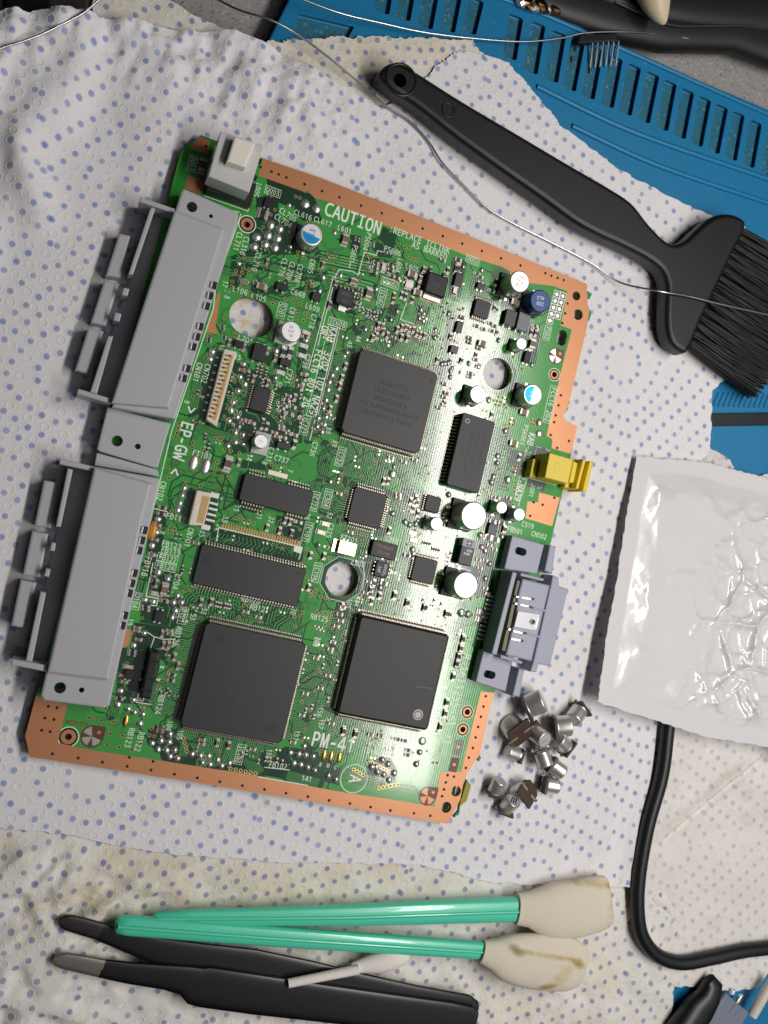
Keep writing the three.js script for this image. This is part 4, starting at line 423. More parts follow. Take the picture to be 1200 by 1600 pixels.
// ---------------------------------------------------------------- connectors on the board
const solid = (name, flat, y0, y1, mat, parent, o) => mesh(name, prism(pairs(flat), y0, y1, o), mat, parent);
function socketPort(label, cover, flange, holes, interior, plates, bars, blocks, contacts) {
  const body = solid('controller_port', flange, 0.3, 6.6, greyPort, board, { bevel: 0.5, holes }); body.userData.label = label;
  solid('cover', cover, 6.3, 8.2, greyPort, body, { bevel: 0.6 });
  solid('socket_insert', interior, -3.05, -1.2, greyPort, body, { bevel: 0 });
  for (const p of plates) solid('front_wall', p, -3.05, 5, greyPort, body, { bevel: 0.3 });
  for (const p of bars) solid('end_wall', p, -3.05, 6.4, greyPort, body, { bevel: 0.3 });
  for (const p of blocks) solid('guide_block', p, -3.05, 1.6, greyPort, body, { bevel: 0.55 });
  for (const [x, z] of pairs(contacts)) { mesh('contact', box(1.1, 0.5, 1.9, 0, 6.75, 0, 0.1), blackPlastic, body, at(x + 0.5, z)); mesh('contact', box(0.5, 0.5, 1.7, 0, 6.9, 0, 0.1), solder, body, at(x - 0.35, z + 0.1)); }
  return body;
}
const notchGrey = greyPort;
const hole = (x, z, r) => [x, z, r];
const upperPort = socketPort('upper grey controller port beside the CN101 marking', [8.54, -81.02, 21.82, -80.67, 21.55, -73.20, 19.73, -31.57, 5.86, -28.82], [9.12, -86.86, 9.44, -87.73, 23.88, -86.74, 24.56, -86.14, 24.62, -81.81, 22.17, -30.40, 21.83, -29.45, 6.33, -28.09], [hole(12.63, -83.80, 1.85), hole(17.80, -83.20, 1.0)],
  [3.77, -82.21, 10.11, -84.12, 7.41, -30.28, 0.76, -30.67],
  [[2.86, -81.05, 4.06, -81.19, 2.96, -62.50, 1.81, -62.23], [1.58, -58.61, 3.03, -58.68, 3.00, -56.73, 1.54, -56.54], [1.13, -51.82, 2.72, -51.92, 2.74, -49.79, 1.18, -49.70], [0.98, -45.41, 2.21, -45.80, 2.03, -30.33, 0.34, -30.45]],
  [[-0.23, -81.90, 8.58, -81.94, 8.55, -80.75, -0.21, -80.53], [-2.62, -30.31, 5.80, -30.16, 5.83, -28.78, -2.59, -28.99]],
  [[-2.93, -72.58, -0.01, -72.89, 0.19, -61.47, -3.42, -60.92], [-3.43, -59.71, 0.30, -59.95, -0.12, -48.33, -3.93, -48.08], [-4.16, -46.76, -0.25, -46.92, -1.27, -35.14, -4.57, -35.23]],
  [22.64, -66.01, 22.45, -63.10, 22.25, -60.19, 22.00, -54.54, 21.87, -51.72, 21.58, -48.90, 21.52, -43.05, 21.26, -40.30]);
const lowerPort = socketPort('lower grey controller port beside the CN102 marking', [5.86, -12.25, 20.36, -11.91, 20.43, -1.13, 22.36, 38.46, 7.68, 39.38], [5.94, -12.54, 22.11, -13.79, 22.34, -11.71, 24.29, 44.76, 23.33, 45.67, 8.68, 46.43, 7.69, 45.42, 7.53, 39.77], [hole(11.64, 42.65, 1.9), hole(16.77, 42.25, 1.15)],
  [0.87, -11.28, 6.54, -12.83, 9.21, 41.08, 2.96, 40.58],
  [[-0.10, -10.51, 1.21, -10.52, 1.95, 4.13, 0.79, 4.32], [0.78, 8.29, 1.88, 8.22, 2.05, 10.35, 0.85, 10.39], [1.15, 14.84, 2.26, 14.82, 2.31, 16.87, 1.10, 16.86], [1.28, 20.74, 2.65, 20.68, 3.73, 38.25, 2.20, 38.17]],
  [[-2.45, -12.37, 6.04, -12.52, 6.03, -11.27, -2.26, -10.90], [-1.02, 37.93, 7.43, 37.91, 7.56, 39.53, -0.82, 39.41]],
  [[-4.82, -6.23, -1.62, -6.58, -0.19, 5.13, -4.18, 5.38], [-4.39, 6.77, -0.46, 6.44, 0.44, 17.67, -3.79, 18.01], [-3.99, 19.18, -0.07, 18.97, -0.20, 30.79, -3.33, 30.77]],
  [21.39, -0.05, 21.43, 2.60, 21.43, 5.26, 21.70, 11.10, 21.74, 13.73, 21.77, 16.31, 22.06, 21.96, 22.10, 24.58]);
for (const [f, o] of [[[22.68, -78.26, 23.84, -78.28, 23.71, -75.75, 22.68, -75.74], upperPort], [[20.61, -10.49, 21.45, -10.46, 21.33, -9.41, 20.54, -9.41], lowerPort], [[21.59, 33.84, 22.96, 33.96, 22.94, 35.74, 21.67, 35.65], lowerPort]]) solid('mould_notch', f, 6.4, 6.66, notchGrey, o, { bevel: 0.05 });
{ const b = solid('port_bracket', [5.33, -28.29, 21.61, -28.56, 21.48, -24.73, 21.25, -16.55, 20.22, -16.27, 6.35, -16.74, 5.51, -17.17], 0.3, 3, greyPort, board, { bevel: 0.35, holes: [hole(9.76, -20.49, 1.75), hole(15.06, -20.50, 1.1)] }); b.userData.label = 'grey bracket with two holes between the two controller ports';
  solid('web', [5.78, -16.29, 21.37, -16.11, 22.31, -14.40, 5.98, -13.05], 0.3, 2, greyPort, b, { bevel: 0.2 }); }
// ribbon socket, small white socket
{ const s = solid('ribbon_socket', [30.14, -51.63, 33.52, -51.85, 33.25, -31.04, 30.37, -32.00, 30.13, -32.50], 0.1, 3, cream, board, { bevel: 0.25 }); s.userData.label = 'cream ribbon socket with two rows of contacts';
  solid('slot', [32.05, -50.49, 32.81, -50.53, 32.63, -32.53, 31.80, -32.52], 2.9, 3.06, creamInner, s, { bevel: 0 });
  for (let i = 0; i < 16; i++) for (const [c, a, b] of [[0, [31.13, -50.02], [30.97, -33.20]], [1, [31.92, -50.19], [31.73, -33.15]]]) { const t = i / 15; mesh('contact', box(0.8, 0.2, 0.55, 0, 3.1, 0), i % 2 === c ? gold : std(0x6b4a2a, 0.5), s, at(a[0] + (b[0] - a[0]) * t, a[1] + (b[1] - a[1]) * t)); }
  for (const [x, z] of pairs([29.16, -49.30, 29.24, -47.19, 29.39, -45.11, 29.39, -43.17, 29.36, -41.04, 29.44, -38.94, 29.49, -36.83, 29.46, -34.71])) mesh('contact', box(0.9, 0.15, 0.5, 0, 0.12, 0), solder, s, at(x, z)); }
{ const s = solid('wire_socket', [32.41, -13.47, 36.36, -13.68, 36.49, -4.80, 32.59, -4.05], 0.1, 3, cream, board, { bevel: 0.25 }); s.userData.label = 'small cream four-way wire socket';
  solid('slot', [34.16, -12.42, 36.11, -12.55, 36.16, -5.32, 34.39, -5.25], 2.9, 3.06, creamInner, s, { bevel: 0 });
  for (const [x, z] of pairs([37.96, -11.24, 38.08, -9.74, 38.09, -8.21, 38.10, -6.68])) mesh('contact', box(2.4, 0.3, 0.7, 0, 0.25, 0, 0.08), solder, s, at(x, z));
  for (const [x, z] of pairs([33.30, -9.56, 33.37, -8.27, 33.37, -6.95])) mesh('contact', box(0.7, 0.2, 0.7, 0, 3, 0), solder, s, at(x, z));
  for (const [x, z] of pairs([37.59, -13.44, 37.38, -4.59])) mesh('solder_tab', box(2.4, 0.3, 1.5, 0, 0.2, 0, 0.1), solder, s, at(x, z)); }
// push switch in the top corner
{ const s = solid('push_switch', [14.55, -95.28, 27.29, -96.39, 27.29, -90.73, 15.25, -90.17], 0.1, 4.5, blackPlastic, board, { bevel: 0.2 }); s.userData.label = 'white push switch in the top corner of the board';
  solid('switch_housing', [14.44, -103.75, 25.81, -104.32, 25.27, -91.03, 14.32, -91.39], 4.2, 11, phys(0xd8d8d8, 0.35, { transmission: 0.12, thickness: 0.002 }), s, { bevel: 0.3 });
  solid('push_button', [17.87, -102.55, 23.39, -102.95, 22.44, -95.70, 17.58, -95.57], 10.8, 14, std(0xf2ecdf, 0.4), s, { bevel: 0.5 });
  for (const [x, z] of pairs([14.66, -100.87, 14.58, -95.89, 25.92, -100.42, 25.89, -95.78])) mesh('latch', box(0.9, 1.4, 1.1, 0, 9.6, 0, 0.15), blackPlastic, s, at(x, z)); }
// tall black block with ridges on the lower left
{ const s = solid('pin_socket', [30.90, 29.66, 33.37, 29.52, 34.15, 41.70, 31.46, 41.66], 0.1, 5, std(0x131416, 0.4), board, { bevel: 0.4 }); s.userData.label = 'tall black narrow block beside the lower grey port';
  for (const [x, z] of pairs([32.45, 32.04, 32.63, 36.53, 32.53, 39.62])) mesh('rib', box(3.0, 0.5, 0.5, 0, 5.1, 0, 0.15), std(0x1b1c1f, 0.35), s, at(x, z), -0.1);
  for (const [x, z] of pairs([35.35, 33.76, 35.28, 37.11, 31.43, 34.90, 31.28, 37.88])) mesh('leads', box(1.2, 0.5, 0.7, 0, 0.3, 0, 0.1), solder, s, at(x, z)); }
// grey multi connector on the right edge
{ const g = greyConnector, s = solid('side_connector', [129.75, -12.26, 139.17, -12.32, 138.79, 10.72, 129.98, 10.59, 130.07, 5.41, 130.39, -1.67, 129.52, -6.83], 0.2, 6, g, board, { bevel: 0.5 }); s.userData.label = 'grey side connector with bright contacts and two slotted flanges';
  const slotted = (flat, hx, hz) => solid('mounting_flange', flat, 0.1, 4, g, s, { bevel: 0.3, holes: [slotHole(hx, hz, 1.45, 0.8, Math.PI / 2)] });
  slotted([124.32, -23.86, 135.37, -23.74, 135.17, -14.73, 124.22, -13.67], 128.20, -19.96); slotted([123.64, 10.74, 133.54, 12.35, 133.71, 21.08, 123.47, 20.15], 127.29, 17.19);
  solid('end_lip', [137.05, -24.01, 139.25, -24.10, 140.00, -15.86, 137.20, -16.17], -3, 4.2, g, s, { bevel: 0.4 }); solid('end_lip', [136.08, 13.49, 138.05, 13.77, 138.50, 21.75, 135.96, 21.89], -3, 4.2, g, s, { bevel: 0.4 });
  solid('face_plate', [140.94, -15.66, 143.06, -15.52, 143.95, -12.97, 147.20, -12.77, 146.88, 10.94, 142.96, 11.14, 142.90, 13.63, 140.57, 13.88, 140.95, 10.86, 141.00, -12.40], -3.05, 3, g, s, { bevel: 0.4 });
  solid('rear_wall', [125.29, -13.33, 126.82, -13.36, 126.37, 11.19, 124.62, 10.96], 0.2, 7.5, g, s, { bevel: 0.3 });
  solid('rail', [128.33, -13.74, 136.30, -13.77, 135.99, -12.89, 128.29, -12.73], 0.2, 7, g, s, { bevel: 0.3 }); solid('rail', [127.83, 10.71, 135.50, 11.22, 135.19, 12.08, 127.94, 11.74], 0.2, 7, g, s, { bevel: 0.3 });
  solid('contact_tongue', [128.58, -11.44, 129.62, -11.51, 130.01, 9.51, 128.73, 9.60], 0.2, 5.2, std(0x5c5a34, 0.4), s, { bevel: 0.1 });
  for (const p of [[130.64, -7.11, 133.89, -7.30, 133.84, -6.75, 130.65, -6.51], [130.81, -4.97, 133.60, -5.01, 133.59, -4.47, 130.81, -4.40], [130.48, 2.96, 133.57, 2.97, 133.52, 3.52, 130.49, 3.56], [130.34, 5.32, 133.50, 5.19, 133.45, 5.74, 130.34, 5.92], [137.24, -2.26, 137.76, -2.31, 137.75, 0.89, 137.21, 0.90], [128.95, -6.97, 129.87, -6.91, 129.75, -6.38, 128.89, -6.35], [129.09, -4.99, 129.93, -4.91, 129.78, -4.34, 128.95, -4.36], [128.81, 2.68, 129.64, 2.71, 129.59, 3.38, 128.76, 3.36]]) solid('contact', p, 5.8, 6.25, solder, s, { bevel: 0.08 });
  for (const [x, z] of pairs([134.57, -7.22, 134.45, -4.73, 134.34, 3.12, 134.10, 5.44])) mesh('keyhole', box(1.0, 0.3, 0.7, 0, 5.95, 0, 0.1), blackPlastic, s, at(x, z));
  solid('ground_plate', [130.56, -2.79, 138.01, -3.34, 137.90, 1.74, 130.41, 2.05], 5.7, 6.2, std(0x9a9a9e, 0.4, { metalness: 0.6 }), s, { bevel: 0.1 });
  mesh('rivet', lathe([[0.55, 6.1], [0.95, 6.1], [0.95, 6.5], [0.8, 6.55], [0.6, 6.4], [0.55, 6.1]], 20), solder, s, at(136.02, -0.69)); mesh('rivet_hole', lathe([[0, 6.24], [0.56, 6.24], [0.56, 6.1]], 16), blackPlastic, s, at(136.02, -0.69));
  for (const p of [[135.13, -4.90, 139.30, -5.04, 139.30, -4.43, 135.09, -4.32], [134.81, 2.72, 140.11, 2.89, 140.10, 3.43, 134.78, 3.33]]) solid('rib', p, 5.8, 6.35, g, s, { bevel: 0.12 });
  for (let i = 0; i < 11; i++) { const a = [124.12, -5.08], b = [123.86, 7.84], t = i / 10; mesh('contact', box(3, 0.3, 0.7, 0, 0.4, 0, 0.1), solder, s, at(a[0] + (b[0] - a[0]) * t, a[1] + (b[1] - a[1]) * t)); } }
// yellow jack
{ const s = solid('yellow_jack', [127.63, -49.70, 135.73, -49.87, 135.81, -42.51, 127.88, -42.32], 0.2, 9, yellowPlastic, board, { bevel: 0.25 }); s.userData.label = 'yellow jack on the right edge of the board';
  solid('jack_nose', [136.39, -49.67, 138.00, -49.49, 138.16, -43.57, 136.53, -42.84], 0.5, 8, yellowPlastic, s, { bevel: 0.3 });
  solid('front_ring', [140.50, -51.52, 141.65, -51.37, 141.35, -42.39, 140.23, -42.33], -3, 6, yellowPlastic, s, { bevel: 0.25 });
  solid('front_ring', [143.46, -51.76, 144.79, -52.00, 144.83, -42.52, 143.29, -42.28], -3.05, 5, yellowPlastic, s, { bevel: 0.25 });
  solid('jack_barrel', [138.61, -50.64, 144.82, -51.41, 144.57, -43.00, 138.16, -42.13], -3, 3, yellowPlastic, s, { bevel: 0.3 });
  solid('rear_post', [125.42, -47.48, 126.97, -48.13, 127.61, -42.25, 125.57, -41.93], 0.2, 4, yellowPlastic, s, { bevel: 0.3 });
  solid('jack_foot', [127.94, -47.53, 131.89, -48.38, 131.65, -43.21, 128.19, -42.52], 0.2, 2, yellowPlastic, s, { bevel: 0.2 });
  solid('leaf_contact', [127.74, -46.26, 129.62, -47.00, 129.65, -45.86, 127.84, -45.36], 2, 3.4, blackPlastic, s, { bevel: 0.1 });
  const d = pairs([130.65, -48.15, 132.56, -46.52, 131.51, -44.30, 130.09, -45.85]); mesh('emblem', prism(d, 8.97, 9.04, { bevel: 0.01, holes: [d.map(([x, z]) => [d[0][0] * 0 + (x - (d[0][0] + d[2][0]) / 2) * 0.72 + (d[0][0] + d[2][0]) / 2, (z - (d[0][1] + d[2][1]) / 2) * 0.72 + (d[0][1] + d[2][1]) / 2])] }), yellowPlastic, s); }

// ---------------------------------------------------------------- bench top and soldering mat
const grit = (() => { const c = canvasOf(1024, 1024), g = c.getContext('2d'), r = rng(12); g.fillStyle = '#9a9896'; g.fillRect(0, 0, 1024, 1024); for (let i = 0; i < 26000; i++) { const k = r(), v = k < 0.45 ? 80 + r() * 40 : 150 + r() * 60; g.fillStyle = 'rgba(' + v + ',' + (v - 2) + ',' + (v - 5) + ',' + (0.2 + r() * 0.5) + ')'; g.beginPath(); g.arc(r() * 1024, r() * 1024, 0.8 + r() * r() * 4, 0, 7); g.fill(); } const t = texture(c); t.wrapS = t.wrapT = THREE.RepeatWrapping; t.repeat.set(9, 9); return t; })();
{ const g = new THREE.PlaneGeometry(900, 900); g.rotateX(-Math.PI / 2); g.translate(90, -9, 0); const o = mesh('bench_top', g, std(0xffffff, 0.55, { map: grit })); o.userData = { kind: 'structure', label: 'grey speckled bench top' }; }
const matBlue = (() => { const c = canvasOf(1024, 1024), g = c.getContext('2d'), r = rng(19); g.fillStyle = '#0a79ab'; g.fillRect(0, 0, 1024, 1024);
  for (let i = 0; i < 700; i++) { g.strokeStyle = 'rgba(150,190,205,' + (0.03 + r() * 0.06) + ')'; g.lineWidth = 0.6 + r(); g.beginPath(); const x = r() * 1024, y = r() * 1024, a = r() * 6.3, l = 10 + r() * 70; g.moveTo(x, y); g.lineTo(x + Math.cos(a) * l, y + Math.sin(a) * l); g.stroke(); }
  for (let i = 0; i < 900; i++) { const k = r(); g.fillStyle = k < 0.5 ? 'rgba(190,205,205,0.35)' : k < 0.8 ? 'rgba(20,60,80,0.3)' : 'rgba(120,90,50,0.3)'; g.beginPath(); g.ellipse(r() * 1024, r() * 1024, 0.6 + r() * r() * 4, 0.6 + r() * 1.6, r() * 3, 0, 7); g.fill(); }
  const t = texture(c); t.wrapS = t.wrapT = THREE.RepeatWrapping; return std(0xffffff, 0.46, { map: t, bumpMap: fineGrain, bumpScale: 0.00003 }); })();
const mat = thing('soldering_mat', 'blue silicone soldering mat with a row of narrow slots, under the towels', 'mat');
{ const top = -1.6, slots = [];
  for (const [a, b, c, d] of [[90.75, -178.62, 91.84, -164.28], [98.43, -179.54, 99.63, -163.06], [105.84, -179.85, 106.85, -163.31], [112.63, -180.15, 113.37, -163.22], [119.50, -180.59, 120.25, -163.39], [126.73, -180.68, 127.42, -163.49], [133.73, -180.78, 134.17, -163.68], [140.78, -181.10, 141.18, -163.93], [147.65, -181.14, 148.31, -164.12], [154.64, -181.11, 155.23, -164.18], [161.52, -181.23, 162.08, -164.17], [168.49, -181.35, 168.98, -164.38], [175.35, -181.62, 176.13, -164.73], [182.67, -181.56, 183.41, -165.02], [190.10, -181.50, 190.69, -164.95], [77.34, -178.15, 77.33, -166.36], [70.21, -177.36, 70.83, -164.10], [63.10, -176.14, 63.97, -162.09], [55.87, -175.84, 56.86, -161.55], [49.14, -175.72, 50.36, -160.64]]) {
    const ux = c - a, uz = d - b, l = Math.hypot(ux, uz), p = [uz / l * 2.85, -ux / l * 2.85], q = [ux / l, uz / l], s = [];
    for (const [k, e] of [[1, 0.6], [1, l - 0.6]]) s.push([a + p[0] * k + q[0] * e, b + p[1] * k + q[1] * e]);
    s.push([a + p[0] * 0.6 + q[0] * l, b + p[1] * 0.6 + q[1] * l], [a - p[0] * 0.6 + q[0] * l, b - p[1] * 0.6 + q[1] * l]);
    for (const e of [l - 0.6, 0.6]) s.push([a - p[0] + q[0] * e, b - p[1] + q[1] * e]);
    s.push([a - p[0] * 0.6, b - p[1] * 0.6], [a + p[0] * 0.6, b + p[1] * 0.6]);
    slots.push(s);
  }
  slots.push(pairs([27.52, -150.96, 44.22, -154.12, 42.95, -148.63, 27.00, -142.99]));
  const outline = pairs([26.42, -180.75, 91.40, -183.72, 103.63, -185.00, 115.59, -184.10, 126.31, -184.47, 143.55, -184.89, 160.05, -185.63, 186.53, -187.06, 276.34, -189.12, 370.74, 175.32, 55.32, 177.61, 10.92, -69.37, 21.44, -139.40, 24.16, -153.70]);
  const dirty = (() => { const c = canvasOf(512, 512), g = c.getContext('2d'), r = rng(5); g.fillStyle = '#1c6f8c'; g.fillRect(0, 0, 512, 512); for (let i = 0; i < 5200; i++) { const k = r(); g.fillStyle = k < 0.4 ? 'rgba(20,90,120,0.5)' : k < 0.7 ? 'rgba(46,86,84,0.5)' : k < 0.88 ? 'rgba(104,92,58,0.35)' : 'rgba(190,180,150,0.35)'; g.beginPath(); g.ellipse(r() * 512, r() * 512, 1 + r() * 5, 1 + r() * 3, r() * 3, 0, 7); g.fill(); } const t = texture(c); t.wrapS = t.wrapT = THREE.RepeatWrapping; return std(0xffffff, 0.5, { map: t, bumpMap: t, bumpScale: 0.00045 }); })();
  mesh('mat_base', uvPlan(prism(outline, -8.9, -3.4, { bevel: 0.3 }), 0, 0, 60, 60), dirty, mat);
  mesh('mat_top', uvPlan(prism(outline, -3.38, top, { bevel: 0.45, holes: slots, seg: 2 }), 0, 0, 110, 110), matBlue, mat);
  for (const [w, f] of [[0.9, [102.57, -160.10, 135.72, -159.46, 191.56, -164.03, 233.93, -166.65]], [0.9, [117.07, -153.00, 147.37, -152.54, 193.55, -156.31, 235.70, -159.80]], [0.8, [82.32, -180.69, 91.34, -181.87, 126.87, -183.45, 186.06, -185.34, 205.45, -186.29]]]) { const p = pairs(f).map(([x, z]) => [x, top, z]); mesh('mat_ridge', tube(p, w, 60, 8), matBlue, mat); }
  // ribbed part of the mat near the right border
  for (let i = 0; i < 12; i++) { const a = [190.85, -86.71], b = [212.73, -92.64], t = i / 11; mesh('mat_rib', tube([[a[0] + (b[0] - a[0]) * t, top, a[1] + (b[1] - a[1]) * t - 2], [a[0] + (b[0] - a[0]) * t - 1.2, top, a[1] + (b[1] - a[1]) * t + 3]], 0.5, 4, 6), matBlue, mat); }
  solid('mat_shadow_bar', [188.15, -80.62, 214.28, -88.67, 215.37, -84.45, 189.18, -76.62], top, top + 1.2, std(0x10151a, 0.5), mat, { bevel: 0.3 });  // dark bar stands in for the shadow between the ribs
}
// ---------------------------------------------------------------- paper towels
function dotRows(x0, z0, x1, z1, turn, ox, oz) {   // print of nested rings and diamonds, blue rows with blind-embossed rows between them
  const out = [], A = 84, c = Math.cos(turn), s = Math.sin(turn), r = rng(77), cells = [];
  for (let i = -8; i <= 8; i++) for (let j = -8; j <= 8; j++) cells.push([(i + (j % 2 ? 0.5 : 0)) * A, j * A * 0.62]);
  for (const [cx, cz] of cells) for (let h = 0; h < 17; h++) {
    const k = h / 2, blueRow = h % 2 === 0, f = 6 + k * 6.7, t = Math.min(1, k / 3); let acc = 1e9, last = null;
    for (let a = 0; a < Math.PI * 2; a += 0.01) {
      const q = f / ((1 - t) + t * (Math.abs(Math.cos(a)) * 0.78 + Math.abs(Math.sin(a)) * 1.12)), x = cx + q * Math.cos(a), z = cz + q * Math.sin(a);
      acc += last ? Math.hypot(x - last[0], z - last[1]) : 0; last = [x, z];
      if (acc < (blueRow ? 3.5 : 4.8)) continue;
      if (a > 6.1 && k < 4) break;
      let own = true; const d0 = Math.hypot(x - cx, (z - cz) * 1.5); for (const [qx, qz] of cells) if ((qx !== cx || qz !== cz) && Math.hypot(x - qx, (z - qz) * 1.5) < d0) { own = false; break; }
      if (!own) { acc = 3; continue; }
      acc = 0;
      const jx = x + (r() - 0.5) * 0.3, jz = z + (r() - 0.5) * 0.3, X = jx * c - jz * s + ox, Z = jx * s + jz * c + oz;
      if (X > x0 - 3 && X < x1 + 3 && Z > z0 - 3 && Z < z1 + 3) out.push([X, Z, blueRow ? 1 : 0]);
    }
  }
  return out;
}
function towelMaterial(x0, z0, w, d, { turn, ox, oz, base, blue, stains, px = 6.2, strength = 0.8, seed = 1 }) {
  const W = Math.min(2048, Math.round(w * px)), H = Math.min(2048, Math.round(d * px)), sx = W / w, cv = canvasOf(W, H), bv = canvasOf(W, H), g = cv.getContext('2d'), b = bv.getContext('2d'), r = rng(seed);
  g.fillStyle = base; g.fillRect(0, 0, W, H);
  for (let i = 0; i < 5000; i++) { const v = r() < 0.5 ? 255 : 170; g.strokeStyle = 'rgba(' + v + ',' + v + ',' + v + ',0.10)'; g.lineWidth = 0.7; const x = r() * W, y = r() * H, a = r() * 6.3; g.beginPath(); g.moveTo(x, y); g.quadraticCurveTo(x + Math.cos(a) * 6, y + Math.sin(a) * 6, x + Math.cos(a + 0.7) * 12, y + Math.sin(a + 0.7) * 12); g.stroke(); } b.fillStyle = '#707070'; b.fillRect(0, 0, W, H);
  for (let i = 0; i < 26000; i++) { const x = r() * W, y = r() * H, l = 2 + r() * 9, a = r() * 6.3, v = r() < 0.5 ? 255 : 0; b.strokeStyle = 'rgba(' + v + ',' + v + ',' + v + ',0.07)'; b.lineWidth = 0.8 + r() * 1.6; b.beginPath(); b.moveTo(x, y); b.lineTo(x + Math.cos(a) * l, y + Math.sin(a) * l); b.stroke(); }
  for (let i = 0; i < 9000; i++) { const x = r() * W, y = r() * H, q = 1 + r() * 3, v = r() < 0.5 ? 250 : 150; g.fillStyle = 'rgba(' + v + ',' + v + ',' + (v - 4) + ',0.05)'; g.beginPath(); g.arc(x, y, q, 0, 7); g.fill(); }
  g.setTransform(sx, 0, 0, H / d, -x0 * sx, -z0 * H / d);
  for (const [x, z, q, col, n, al] of stains) for (let i = 0; i < n; i++) { const a = r() * 6.3, l = Math.sqrt(r()) * q, rr = q * (0.06 + r() * 0.28), X = x + Math.cos(a) * l, Z = z + Math.sin(a) * l * 0.7; g.fillStyle = col + al + ')'; g.beginPath(); for (let k = 0; k < 14; k++) { const t = (k / 14) * 6.283, e = rr * (0.6 + r() * 0.7); k ? g.lineTo(X + Math.cos(t) * e, Z + Math.sin(t) * e * 0.7) : g.moveTo(X + e, Z); } g.fill(); }
  b.setTransform(sx, 0, 0, H / d, -x0 * sx, -z0 * H / d);
  for (const [x, z, isBlue] of dotRows(x0, z0, x0 + w, z0 + d, turn, ox, oz)) {
    const rr = 0.73 + r() * 0.12;
    if (isBlue) { const al = strength * (0.55 + r() * 0.45); for (const [k, q] of [[1.04, 0.4], [0.92, 0.55], [0.7, 0.3]]) { g.fillStyle = blue + (al * q).toFixed(3) + ')'; g.beginPath(); g.ellipse(x, z, rr * k, rr * k * (0.9 + r() * 0.2), r() * 3, 0, 7); g.fill(); } }
    const q = b.createRadialGradient(x, z, 0.15, x, z, 1.35); q.addColorStop(0, 'rgba(80,80,80,0.8)'); q.addColorStop(0.5, 'rgba(88,88,88,0.8)'); q.addColorStop(0.75, 'rgba(178,178,178,0.8)'); q.addColorStop(1, 'rgba(112,112,112,0)'); b.fillStyle = q; b.beginPath(); b.arc(x, z, 1.4, 0, 7); b.fill();
  }
  return std(0xffffff, 0.95, { map: texture(cv), bumpMap: texture(bv, false), bumpScale: 0.00045 });
}
function inside(p, x, z) { let c = false; for (let i = 0, j = p.length - 1; i < p.length; j = i++) if (p[i][1] > z !== p[j][1] > z && x < ((p[j][0] - p[i][0]) * (z - p[i][1])) / (p[j][1] - p[i][1]) + p[i][0]) c = !c; return c; }
function nearest(p, x, z) { let best = 1e9, at = [x, z]; for (let i = 0, j = p.length - 1; i < p.length; j = i++) { const dx = p[i][0] - p[j][0], dz = p[i][1] - p[j][1], t = Math.max(0, Math.min(1, ((x - p[j][0]) * dx + (z - p[j][1]) * dz) / (dx * dx + dz * dz))), q = [p[j][0] + dx * t, p[j][1] + dz * t], d = (q[0] - x) ** 2 + (q[1] - z) ** 2; if (d < best) { best = d; at = q; } } return [at[0], at[1], Math.sqrt(best)]; }
function roughEdge(p, amp, step, seed) { const r = rng(seed), out = []; p.forEach((a, i) => { const b = p[(i + 1) % p.length], l = Math.hypot(b[0] - a[0], b[1] - a[1]), n = Math.max(1, Math.round(l / step)); for (let k = 0; k < n; k++) { const t = k / n; out.push([a[0] + (b[0] - a[0]) * t + (r() - 0.5) * amp, a[1] + (b[1] - a[1]) * t + (r() - 0.5) * amp]); } }); return out; }
function clothGrid(poly, step, height, x0, z0, w, d) {
  const xs = poly.map((p) => p[0]), zs = poly.map((p) => p[1]), ax = Math.min(...xs), az = Math.min(...zs), nx = Math.ceil((Math.max(...xs) - ax) / step), nz = Math.ceil((Math.max(...zs) - az) / step), id = new Int32Array((nx + 1) * (nz + 1)).fill(-1), inn = new Uint8Array((nx + 1) * (nz + 1)), P = [], idx = [];
  for (let j = 0; j <= nz; j++) for (let i = 0; i <= nx; i++) inn[j * (nx + 1) + i] = inside(poly, ax + i * step, az + j * step) ? 1 : 0;
  const vert = (i, j) => { const k = j * (nx + 1) + i; if (id[k] >= 0) return id[k]; let x = ax + i * step, z = az + j * step; if (!inn[k]) [x, z] = nearest(poly, x, z); id[k] = P.length / 3; P.push(x, height(x, z), z); return id[k]; };
  for (let j = 0; j < nz; j++) for (let i = 0; i < nx; i++) { const k = j * (nx + 1) + i, n = inn[k] + inn[k + 1] + inn[k + nx + 1] + inn[k + nx + 2]; if (n < 2) continue; const a = vert(i, j), b = vert(i + 1, j), c = vert(i, j + 1), e = vert(i + 1, j + 1); idx.push(a, c, b, b, c, e); }
  const g = new THREE.BufferGeometry(); g.setAttribute('position', new THREE.Float32BufferAttribute(P, 3)); g.setIndex(idx); g.computeVertexNormals(); uvPlan(g, x0, z0, w, d);
  return g;
}
const ridge = (x, z, ax, az, bx, bz, wd, h) => { const dx = bx - ax, dz = bz - az, t = Math.max(0, Math.min(1, ((x - ax) * dx + (z - az) * dz) / (dx * dx + dz * dz))), d = Math.hypot(x - ax - dx * t, z - az - dz * t); return h * Math.exp(-((d / wd) ** 2)) * Math.sin(Math.PI * (0.15 + 0.7 * t)); };
const crease = (x, z, f, s) => 1 - Math.abs(fbm(x * f, z * f, s, 3)) * 2.2;
const bounds = (p, m = 4) => { const xs = p.map((q) => q[0]), zs = p.map((q) => q[1]), x0 = Math.min(...xs) - m, z0 = Math.min(...zs) - m; return [x0, z0, Math.max(...xs) + m - x0, Math.max(...zs) + m - z0]; };
const yel = 'rgba(196,168,96,', brn = 'rgba(140,112,66,', gry = 'rgba(120,116,112,';
